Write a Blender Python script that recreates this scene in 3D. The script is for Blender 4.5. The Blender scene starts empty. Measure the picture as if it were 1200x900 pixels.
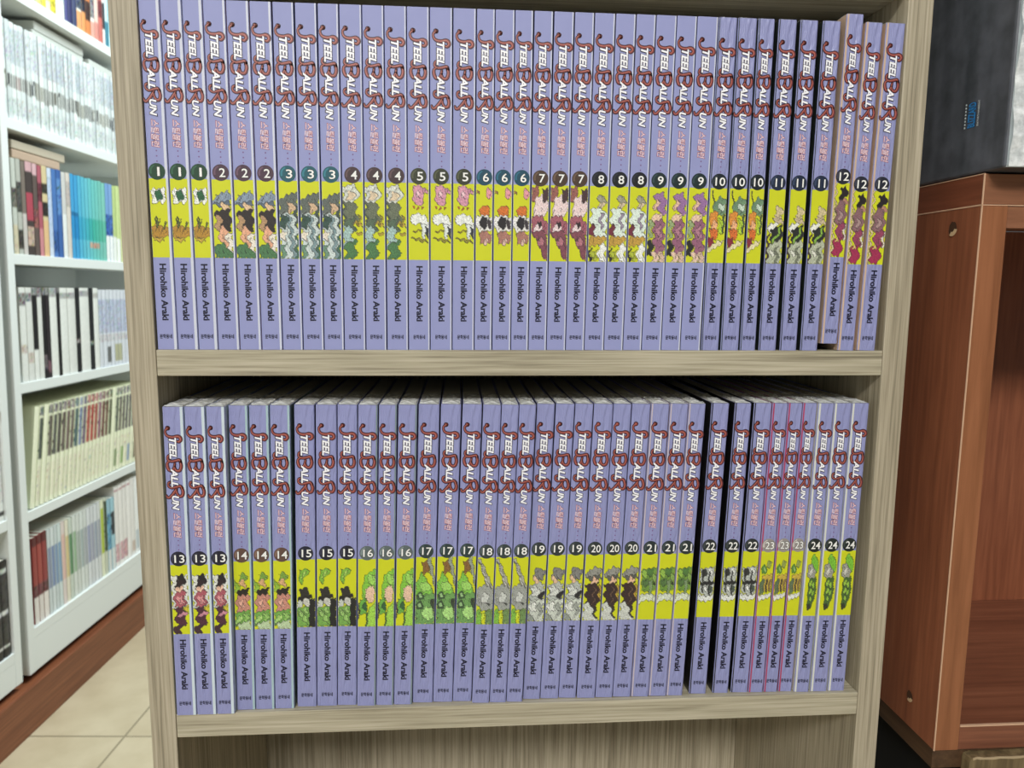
import bpy, bmesh, math, random
from mathutils import Matrix, Vector
import numpy as np
S = bpy.context.scene
COL = S.collection

# ------------------------------------------------------------------ camera
cam = bpy.data.cameras.new('camera')
camo = bpy.data.objects.new('camera', cam); COL.objects.link(camo)
CM = ((0.9974341291691264, 0.0016300087905345003, -0.07157164969433973),
      (-0.07116931815994208, 0.13082490463546304, -0.9888476993348222),
      (0.0077515238034491845, 0.9914041493752509, 0.13060523144292413))
m4 = Matrix(CM).to_4x4(); m4.translation = Vector((0.16979, -0.43093, 0.03706))
camo.matrix_world = m4
cam.sensor_fit = 'HORIZONTAL'; cam.sensor_width = 36.0
cam.lens = 870.0 / 1200.0 * 36.0
cam.clip_start = 0.01; cam.clip_end = 50
cam.dof.use_dof = True; cam.dof.focus_distance = 0.455; cam.dof.aperture_fstop = 15
S.camera = camo

# ------------------------------------------------------------------ light, exposure
S.view_settings.view_transform = 'Standard'; S.view_settings.look = 'None'
S.view_settings.gamma = 1.0; S.view_settings.use_curve_mapping = False
S.view_settings.exposure = 0.0
W = bpy.data.worlds.new('world'); S.world = W; W.use_nodes = True
W.node_tree.nodes['Background'].inputs[0].default_value = (0.93, 0.97, 1.0, 1)
W.node_tree.nodes['Background'].inputs[1].default_value = 0.13
def area(name, loc, target, sx, sy, power, col=(1, 1, 1)):
    l = bpy.data.lights.new(name, 'AREA'); l.shape = 'RECTANGLE'; l.size = sx; l.size_y = sy
    l.energy = power; l.color = col
    o = bpy.data.objects.new(name, l); COL.objects.link(o); o.location = loc
    d = Vector(target) - Vector(loc)
    o.rotation_euler = d.to_track_quat('-Z', 'Y').to_euler()
    return o
area('ceiling_lamp_front', (-0.35, -2.45, 1.66), (0.2, 0.0, -0.1), 1.2, 0.35, 72, (1.0, 0.985, 0.95))
area('ceiling_lamp_aisle', (0.50, 1.10, 1.66), (-0.55, 1.1, -0.3), 0.35, 1.2, 64, (0.90, 1.0, 0.985))
area('fill_light_side', (-1.7, -2.1, 1.66), (0.3, 0.0, -0.1), 0.6, 1.2, 48, (1.0, 0.985, 0.95))  # unseen fill light, added to brighten the left-facing cabinet and box sides

# ------------------------------------------------------------------ helpers
def lin(c):
    """sRGB 0-255 triple to linear rgba"""
    r = []
    for v in c:
        v = v / 255.0
        r.append(v / 12.92 if v <= 0.04045 else ((v + 0.055) / 1.055) ** 2.4)
    return (r[0], r[1], r[2], 1.0)
_mats = {}
def mat(name, c, rough=0.5, coat=0.0, spec=0.5, metal=0.0, bump=None):
    if name in _mats: return _mats[name]
    m = bpy.data.materials.new(name); m.use_nodes = True
    b = m.node_tree.nodes['Principled BSDF']
    b.inputs['Base Color'].default_value = lin(c)
    b.inputs['Roughness'].default_value = rough
    b.inputs['Coat Weight'].default_value = coat
    b.inputs['Coat Roughness'].default_value = 0.15
    b.inputs['Specular IOR Level'].default_value = spec
    b.inputs['Metallic'].default_value = metal
    if bump:
        nt = m.node_tree
        tc = nt.nodes.new('ShaderNodeTexCoord'); mp = nt.nodes.new('ShaderNodeMapping')
        mp.inputs['Scale'].default_value = bump[0]
        nz = nt.nodes.new('ShaderNodeTexNoise'); nz.inputs['Scale'].default_value = 1.0; nz.inputs['Detail'].default_value = 4
        bp = nt.nodes.new('ShaderNodeBump'); bp.inputs['Strength'].default_value = bump[1]; bp.inputs['Distance'].default_value = bump[2]
        nt.links.new(tc.outputs['Object'], mp.inputs['Vector']); nt.links.new(mp.outputs[0], nz.inputs['Vector'])
        nt.links.new(nz.outputs[0], bp.inputs['Height'])
        nt.links.new(bp.outputs[0], b.inputs['Normal']); nt.links.new(bp.outputs[0], b.inputs['Coat Normal'])
    _mats[name] = m
    return m
def attr_mat(name, rough=0.45, coat=0.0, noise=0.0):
    """printed picture: albedo read from the mesh's 'print' colour attribute"""
    if name in _mats: return _mats[name]
    m = bpy.data.materials.new(name); m.use_nodes = True
    nt = m.node_tree; b = nt.nodes['Principled BSDF']
    a = nt.nodes.new('ShaderNodeAttribute'); a.attribute_name = 'print'
    nt.links.new(a.outputs['Color'], b.inputs['Base Color'])
    b.inputs['Roughness'].default_value = rough; b.inputs['Coat Weight'].default_value = coat
    b.inputs['Coat Roughness'].default_value = 0.15
    _mats[name] = m
    return m
def wood(name, c_dark, c_mid, c_light, axis, scale=1.0, rough=0.5, fine=1.0, contrast=1.0):
    """procedural wood grain running along the given axis (object coordinates, metres)"""
    if name in _mats: return _mats[name]
    m = bpy.data.materials.new(name); m.use_nodes = True
    nt = m.node_tree; N = nt.nodes; L = nt.links; b = N['Principled BSDF']
    tc = N.new('ShaderNodeTexCoord')
    def grain(across, along, detail, dist):
        mp = N.new('ShaderNodeMapping')
        s = [across * scale] * 3; s[axis] = along * scale
        mp.inputs['Scale'].default_value = s
        nz = N.new('ShaderNodeTexNoise'); nz.inputs['Scale'].default_value = 1.0
        nz.inputs['Detail'].default_value = detail; nz.inputs['Roughness'].default_value = 0.6
        nz.inputs['Distortion'].default_value = dist
        L.new(tc.outputs['Object'], mp.inputs['Vector']); L.new(mp.outputs[0], nz.inputs['Vector'])
        return nz
    n1 = grain(700 * fine, 12, 3, 0.2); n2 = grain(130 * fine, 5, 4, 0.6); n3 = grain(22, 2, 2, 0.8)
    mx = N.new('ShaderNodeMix'); mx.data_type = 'FLOAT'; mx.inputs[0].default_value = 0.36
    L.new(n1.outputs[0], mx.inputs[2]); L.new(n2.outputs[0], mx.inputs[3])
    mx2 = N.new('ShaderNodeMix'); mx2.data_type = 'FLOAT'; mx2.inputs[0].default_value = 0.18
    L.new(mx.outputs[0], mx2.inputs[2]); L.new(n3.outputs[0], mx2.inputs[3])
    cr = N.new('ShaderNodeValToRGB'); e = cr.color_ramp.elements
    h = 0.14 / contrast
    e[0].position = 0.5 - h; e[0].color = lin(c_dark); e[1].position = 0.5 + h; e[1].color = lin(c_light)
    k = cr.color_ramp.elements.new(0.5); k.color = lin(c_mid)
    L.new(mx2.outputs[0], cr.inputs[0]); L.new(cr.outputs[0], b.inputs['Base Color'])
    bp = N.new('ShaderNodeBump'); bp.inputs['Strength'].default_value = 0.15; bp.inputs['Distance'].default_value = 0.0003
    L.new(mx.outputs[0], bp.inputs['Height']); L.new(bp.outputs[0], b.inputs['Normal'])
    b.inputs['Roughness'].default_value = rough
    _mats[name] = m
    return m
def mesh_obj(name, verts, faces, mats, parent=None, fmat=None, smooth=False):
    me = bpy.data.meshes.new(name); me.from_pydata([tuple(v) for v in verts], [], faces)
    for mm in (mats if isinstance(mats, (list, tuple)) else [mats]): me.materials.append(mm)
    if fmat: me.polygons.foreach_set('material_index', fmat)
    if smooth: me.polygons.foreach_set('use_smooth', [True] * len(me.polygons))
    me.update()
    o = bpy.data.objects.new(name, me); COL.objects.link(o)
    if parent: o.parent = parent
    return o
class MB:
    """collects shapes, links them as one mesh object"""
    def __init__(self): self.v = []; self.f = []; self.m = []
    def add(self, vs, fs, mi=0):
        k = len(self.v); self.v += [tuple(p) for p in vs]
        self.f += [tuple(i + k for i in f) for f in fs]; self.m += [mi] * len(fs)
        return self
    def box(self, x0, x1, y0, y1, z0, z1, mi=0, bev=0.0, bax=2):
        if bev <= 0:
            vs = [(x, y, z) for x in (x0, x1) for y in (y0, y1) for z in (z0, z1)]
            return self.add(vs, [(0, 1, 3, 2), (4, 6, 7, 5), (0, 4, 5, 1), (2, 3, 7, 6), (0, 2, 6, 4), (1, 5, 7, 3)], mi)
        bm = bmesh.new(); bmesh.ops.create_cube(bm, size=1)
        for v in bm.verts: v.co = ((x0 + x1) / 2 + v.co.x * (x1 - x0), (y0 + y1) / 2 + v.co.y * (y1 - y0), (z0 + z1) / 2 + v.co.z * (z1 - z0))
        bmesh.ops.bevel(bm, geom=list(bm.edges), offset=bev, segments=2, profile=0.5, affect='EDGES')
        bm.verts.index_update()
        self.add([v.co[:] for v in bm.verts], [tuple(v.index for v in f.verts) for f in bm.faces], mi); bm.free()
        return self
    def prism(self, poly, y0, y1, mi=0, ax=1):
        """extrude a closed 2-D outline along an axis (1: outline in x,z; 2: outline in x,y)"""
        n = len(poly)
        P = (lambda p, t: (p[0], t, p[1])) if ax == 1 else (lambda p, t: (p[0], p[1], t))
        vs = [P(p, y0) for p in poly] + [P(p, y1) for p in poly]
        fs = [tuple(range(n)), tuple(range(2 * n - 1, n - 1, -1))] + [(i, i + n, (i + 1) % n + n, (i + 1) % n) for i in range(n)]
        return self.add(vs, fs, mi)
    def stroke(self, pts, ws, y, mi=0):
        """flat printed brush stroke in the x,z plane at depth y through pts with half widths ws (rounded ends)"""
        P = []; Wd = []
        n = len(pts)
        for i in range(n - 1):                                   # Catmull-Rom
            p0 = pts[max(i - 1, 0)]; p1 = pts[i]; p2 = pts[i + 1]; p3 = pts[min(i + 2, n - 1)]
            for s in range(5):
                t = s / 5.0
                q = [0.5 * (2 * p1[k] + (p2[k] - p0[k]) * t + (2 * p0[k] - 5 * p1[k] + 4 * p2[k] - p3[k]) * t * t + (3 * p1[k] - p0[k] - 3 * p2[k] + p3[k]) * t ** 3) for k in (0, 1)]
                P.append(q); Wd.append(ws[i] * (1 - t) + ws[i + 1] * t)
        P.append(list(pts[-1])); Wd.append(ws[-1])
        vs = []; fs = []
        for i, p in enumerate(P):
            a = P[max(i - 1, 0)]; b = P[min(i + 1, len(P) - 1)]
            dx, dz = b[0] - a[0], b[1] - a[1]; l = math.hypot(dx, dz) or 1
            nx, nz = -dz / l * Wd[i], dx / l * Wd[i]
            vs += [(p[0] + nx, y, p[1] + nz), (p[0] - nx, y, p[1] - nz)]
            if i: fs.append((2 * i - 2, 2 * i - 1, 2 * i + 1, 2 * i))
        self.add(vs, fs, mi)
        for p, w in ((P[0], Wd[0]), (P[-1], Wd[-1])): self.disc(p[0], p[1], w, y, mi, 12)
        return self
    def disc(self, x, z, r, y, mi=0, n=32):
        return self.add([(x + r * math.cos(a), y, z + r * math.sin(a)) for a in [2 * math.pi * i / n for i in range(n)]], [tuple(range(n))], mi)
    def build(self, name, mats, parent=None, smooth=False):
        return mesh_obj(name, self.v, self.f, mats, parent, self.m, smooth)
def text_mesh(body, fat=0.0, shear=0.0, space=1.0):
    """2-D outline of a text in the built-in font, as (verts, faces, bounds)"""
    c = bpy.data.curves.new('lettering', 'FONT'); c.body = body; c.size = 1.0
    c.offset = fat; c.shear = shear; c.space_character = space; c.resolution_u = 3
    o = bpy.data.objects.new('lettering', c); COL.objects.link(o)
    bpy.context.view_layer.update()
    dg = bpy.context.evaluated_depsgraph_get()
    me = bpy.data.meshes.new_from_object(o.evaluated_get(dg))
    vs = [(v.co.x, v.co.y) for v in me.vertices]; fs = [tuple(p.vertices) for p in me.polygons]
    bpy.data.objects.remove(o); bpy.data.curves.remove(c); bpy.data.meshes.remove(me)
    xs = [v[0] for v in vs]; ys = [v[1] for v in vs]
    return vs, fs, (min(xs), max(xs), min(ys), max(ys))
def add_text(mb, body, x0, x1, z0, z1, y, mi, rot=True, fat=0.0, shear=0.0, ref=None, space=1.0):
    """print a text into the rectangle; rot: read top to bottom, letter tops to the right. ref: fit this bounds instead"""
    vs, fs, bb = text_mesh(body, fat, shear, space)
    if ref: bb = ref
    out = []
    for (a, b) in vs:
        u = (a - bb[0]) / (bb[1] - bb[0]); v = (b - bb[2]) / (bb[3] - bb[2])
        out.append((x0 + v * (x1 - x0), y, z1 - u * (z1 - z0)) if rot else (x0 + u * (x1 - x0), y, z0 + v * (z1 - z0)))
    mb.add(out, fs, mi)
    return bb
def empty(name, loc=(0, 0, 0)):
    o = bpy.data.objects.new(name, None); COL.objects.link(o); o.location = loc
    o.empty_display_size = 0.02
    return o
def tag(o, label, cat, group=None):
    o['label'] = label; o['category'] = cat
    if group: o['group'] = group
    return o
ORD = ['leftmost', 'second', 'third', 'fourth', 'fifth', 'sixth', 'seventh', 'eighth', 'ninth', 'tenth', 'eleventh', 'twelfth', 'thirteenth', 'fourteenth', 'fifteenth', 'sixteenth', 'seventeenth', 'eighteenth', 'nineteenth', 'twentieth', 'twenty-first', 'twenty-second', 'twenty-third', 'twenty-fourth', 'twenty-fifth', 'twenty-sixth', 'twenty-seventh', 'twenty-eighth', 'twenty-ninth', 'thirtieth', 'thirty-first', 'thirty-second', 'thirty-third', 'thirty-fourth', 'thirty-fifth', 'thirty-sixth']

# ------------------------------------------------------------------ the setting
LO = Vector((-0.62, 0.96, 0.0))
def left_rot():
    a, b, c = [math.radians(t) for t in (3.3015, 0.4447, 1.1527)]
    Rz = Matrix(((math.cos(a), math.sin(a), 0), (-math.sin(a), math.cos(a), 0), (0, 0, 1)))
    Rx = Matrix(((1, 0, 0), (0, math.cos(b), math.sin(b)), (0, -math.sin(b), math.cos(b))))
    Ry = Matrix(((math.cos(c), 0, math.sin(c)), (0, 1, 0), (-math.sin(c), 0, math.cos(c))))
    return Rz @ Rx @ Ry
LM = Matrix.Translation(LO) @ left_rot().to_4x4()      # frame of the white bookcases: n out of the front, s along it, h up
FLOOR_Z = -0.80
def floor_mat():
    m = bpy.data.materials.new('beige_floor_tile'); m.use_nodes = True
    nt = m.node_tree; N = nt.nodes; L = nt.links; b = N['Principled BSDF']
    tc = N.new('ShaderNodeTexCoord'); mp = N.new('ShaderNodeMapping')
    mp.inputs['Rotation'].default_value = (0, 0, math.radians(3.6))
    L.new(tc.outputs['Object'], mp.inputs['Vector'])
    br = N.new('ShaderNodeTexBrick'); br.offset = 0.0; br.squash = 1.0
    br.inputs['Scale'].default_value = 1.0; br.inputs['Brick Width'].default_value = 0.6; br.inputs['Row Height'].default_value = 0.6
    br.inputs['Mortar Size'].default_value = 0.0022; br.inputs['Mortar Smooth'].default_value = 0.1
    br.inputs['Mortar'].default_value = lin((138, 127, 104))
    nz = N.new('ShaderNodeTexNoise'); nz.inputs['Scale'].default_value = 14; nz.inputs['Detail'].default_value = 5
    cr = N.new('ShaderNodeValToRGB'); e = cr.color_ramp.elements
    e[0].position = 0.35; e[0].color = lin((182, 168, 140)); e[1].position = 0.65; e[1].color = lin((194, 181, 154))
    L.new(tc.outputs['Object'], nz.inputs['Vector']); L.new(nz.outputs[0], cr.inputs[0])
    L.new(cr.outputs[0], br.inputs['Color1']); L.new(cr.outputs[0], br.inputs['Color2'])
    L.new(mp.outputs[0], br.inputs['Vector']); L.new(br.outputs[0], b.inputs['Base Color'])
    b.inputs['Roughness'].default_value = 0.35
    return m
# origin of the floor object = the corner where four tiles meet
fo = MB().box(-1.1, 3.0, -4.2, 3.4, -0.02, 0.0).build('floor', floor_mat())
fo.location = (-0.452, 0.902, FLOOR_Z); fo['kind'] = 'structure'
WALLM = mat('wall_paint', (214, 216, 212), 0.8)
wl = MB().box(-0.32, -0.26, -3.4, 2.2, -0.82, 1.75).build('wall_left', WALLM); wl.matrix_world = LM; wl['kind'] = 'structure'
CASE_RED = wood('red_brown_plinth', (104, 58, 36), (126, 74, 48), (148, 92, 62), 1, 0.6, 0.45)
pl = MB().box(-0.255, 0.011, -2.2, 1.5, -0.83, -0.7115, 0, 0.002).build('trim_1', CASE_RED); pl.matrix_world = LM; pl['kind'] = 'structure'

# ------------------------------------------------------------------ the greige bookcase
XL, XR, T = -0.0008, 0.4262, 0.015
H2 = 0.22065                       # shelf pitch
DEPTH = 0.20
GV = wood('greige_wood_upright', (132, 123, 103), (168, 158, 136), (188, 178, 156), 2, 1.0, 0.55, 1.0, 1.25)
GH = wood('greige_wood_shelf', (130, 122, 102), (172, 164, 141), (194, 186, 164), 0, 1.0, 0.55, 0.9, 1.15)
bc = tag(empty('bookcase', (0.2127, 0.1, FLOOR_Z)), 'narrow pale grey-brown woodgrain bookcase holding two full rows of lilac comics', 'bookcase')
Tinv = Matrix.Translation(-Vector(bc.location))
def bpart(name, x0, x1, y0, y1, z0, z1, m):
    o = MB().box(x0, x1, y0, y1, z0, z1, 0, 0.0005).build(name, m); o.parent = bc; o.matrix_parent_inverse = Tinv
    return o
ZT = 0.46
bpart('side_panel', XL - T, XL, 0, DEPTH, FLOOR_Z, ZT, GV)
bpart('side_panel', XR, XR + T, 0, DEPTH, FLOOR_Z, ZT, GV)
bpart('back_panel', XL + 0.0002, XR - 0.0002, DEPTH - 0.006, DEPTH - 0.0005, FLOOR_Z + 0.001, ZT - 0.001, GV)
for zt in (2 * H2 + 0.001, H2, 0.0, -H2, -2 * H2 - 0.01, FLOOR_Z + 0.06):
    bpart('shelf', XL + 0.0002, XR - 0.0002, 0.0001, DEPTH - 0.0062, zt - T, zt, GH)
bpart('kickboard', XL + 0.0002, XR - 0.0002, 0.012, 0.026, FLOOR_Z + 0.0002, FLOOR_Z + 0.06 - T - 0.0001, GH)

# ------------------------------------------------------------------ lilac comics
BH, BD = 0.188, 0.128
LILAC = mat('lilac_cover', (147, 152, 199), 0.6, 0.0, bump=((60, 60, 14), 0.12, 0.001))
LILAC_FILM = mat('lilac_cover_in_film', (144, 148, 195), 0.55, 0.3, bump=((420, 420, 90), 0.9, 0.0015))
PAPER = mat('page_paper', (196, 194, 182), 0.8, bump=((3000, 8, 8), 0.3, 0.0005))
INK = mat('navy_ink', (15, 14, 42), 0.5)
T_WHITE = mat('title_white', (245, 245, 250), 0.45); T_DARK = mat('title_outline', (44, 28, 44), 0.5)
T_RED = mat('title_red_brown', (128, 54, 52), 0.45); T_COP = mat('title_copper', (188, 112, 98), 0.45)
K_RED = mat('subtitle_red', (164, 84, 92), 0.5); K_PINK = mat('subtitle_pink', (236, 214, 222), 0.5)
DOT = mat('dot_mauve', (120, 86, 138), 0.5)
def film_mat():
    m = bpy.data.materials.new('clear_film'); m.use_nodes = True
    nt = m.node_tree; N = nt.nodes; L = nt.links; b = N['Principled BSDF']
    b.inputs['Base Color'].default_value = (0.97, 0.99, 0.99, 1); b.inputs['Roughness'].default_value = 0.18
    tr = N.new('ShaderNodeBsdfTransparent'); mx = N.new('ShaderNodeMixShader')
    nz = N.new('ShaderNodeTexNoise'); nz.inputs['Scale'].default_value = 190; nz.inputs['Detail'].default_value = 3
    tc = N.new('ShaderNodeTexCoord'); L.new(tc.outputs['Object'], nz.inputs['Vector'])
    bp = N.new('ShaderNodeBump'); bp.inputs['Strength'].default_value = 0.6; bp.inputs['Distance'].default_value = 0.001
    L.new(nz.outputs[0], bp.inputs['Height']); L.new(bp.outputs[0], b.inputs['Normal'])
    cr = N.new('ShaderNodeMapRange'); cr.inputs[1].default_value = 0.35; cr.inputs[2].default_value = 0.7; cr.inputs[3].default_value = 0.35; cr.inputs[4].default_value = 0.8
    L.new(nz.outputs[0], cr.inputs[0]); L.new(cr.outputs[0], mx.inputs[0])
    L.new(tr.outputs[0], mx.inputs[1]); L.new(b.outputs[0], mx.inputs[2]); L.new(mx.outputs[0], N['Material Output'].inputs[0])
    return m
FILM = film_mat()

# one set of printing, shared by all the spines (x across the spine, z up from its foot)
EPS = 0.00006
def zx(p): return ((p[0] - 82) / 8500.0, 0.1771 - (p[1] - 121) * 0.0001094)
def title_mesh():
    mb = MB()
    strokes = [
        # curling first capital
        ([(62, 136), (52, 141), (47, 152), (52, 170), (66, 180), (86, 182), (104, 178), (116, 184), (119, 197), (110, 207), (100, 203)], [7, 5, 4, 5, 6.5, 7.5, 8, 8, 7.5, 6, 4]),
        ([(62, 133), (58, 132)], [8, 8]),
        # second capital: stem with two bowls below it
        ([(66, 284), (55, 290), (54, 304), (68, 312), (88, 310), (108, 306), (114, 318)], [6, 5, 4.5, 5.5, 6.5, 6.5, 6]),
        ([(112, 312), (116, 334), (108, 354), (92, 354), (84, 338), (86, 322)], [6, 7, 7, 6, 5, 4]),
        ([(84, 336), (74, 354), (58, 352), (50, 334), (52, 318), (64, 312)], [5, 6.5, 7, 7, 5, 4]),
        # third capital: stem, one bowl and a sweeping leg
        ([(62, 430), (52, 434), (52, 448), (66, 456), (88, 452), (106, 448), (116, 458)], [6, 5, 4.5, 5.5, 6.5, 6.5, 6]),
        ([(112, 454), (119, 474), (114, 492), (100, 494), (90, 480), (88, 464)], [6, 7, 7.5, 6, 5, 4]),
        ([(88, 462), (78, 476), (66, 490), (54, 500), (44, 500), (40, 490)], [5.5, 7, 7, 6.5, 5, 3]),
    ]
    s = 1 / 8500.0
    strokes = [(p, [w * 0.88 for w in ws]) for p, ws in strokes]
    ctr = lambda p: 318 if 270 < p[1] < 370 else (464 if p[1] > 400 else p[1])
    strokes = [([(82 + (x - 82) * 1.03, c + (z - c) * 1.18) for (x, z) in pts for c in (ctr((x, z)),)], ws) for pts, ws in strokes]
    for pts, ws in strokes: mb.stroke([zx(p) for p in pts], [w * s + 0.00038 for w in ws], -EPS, 0)
    def word(body, xa, xb, za, zb):
        r = add_text(mb, body, (xa - 82) * s - 0.00035, (xb - 82) * s + 0.0003, zx((0, zb))[1] - 0.0004, zx((0, za))[1] + 0.00025, -EPS * 3.6, 0, fat=0.085, shear=0.22)
        add_text(mb, body, (xa - 82) * s + 0.0001, (xb - 82) * s, zx((0, zb))[1], zx((0, za))[1], -EPS * 4.2, 1, fat=0.036, shear=0.22)
    word('TEEL', 62, 98, 184, 298); word('ALL', 64, 99, 350, 450); word('UN', 64, 99, 497, 576)
    for pts, ws in strokes: mb.stroke([zx(p) for p in pts], [w * s * 0.95 for w in ws], -EPS * 2.8, 2)
    for pts, ws in strokes: mb.stroke([zx((p[0] - 1.5, p[1] - 1)) for p in pts], [w * s * 0.26 for w in ws], -EPS * 3.2, 3)
    me = mb.build('title_lettering', [T_DARK, T_WHITE, T_RED, T_COP]); return me
def subtitle_mesh():
    mb = MB()
    z1, z0 = 0.1254, 0.1108
    r = add_text(mb, '스틸볼런', -0.0021, 0.0026, z0 - 0.0003, z1 + 0.0003, -EPS, 0, fat=0.05, shear=0.2)
    add_text(mb, '스틸볼런', -0.0018, 0.0023, z0, z1, -EPS * 1.6, 1, fat=0.006, shear=0.2)
    for k in range(3): mb.disc(0.0004, 0.1090 - k * 0.0028, 0.00042, -EPS, 2, 10)
    return mb.build('subtitle_lettering', [K_RED, K_PINK, DOT])
def author_mesh():
    mb = MB(); add_text(mb, 'Hirohiko Araki', -0.0015, 0.0022, 0.0164, 0.0480, -EPS, 0, fat=0.038)
    return mb.build('author_lettering', [INK])
def publisher_mesh():
    mb = MB(); add_text(mb, '문학동네', -0.0034, 0.0034, 0.0062, 0.0087, -EPS, 0, rot=False, fat=0.03)
    return mb.build('publisher_lettering', [INK])

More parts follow.
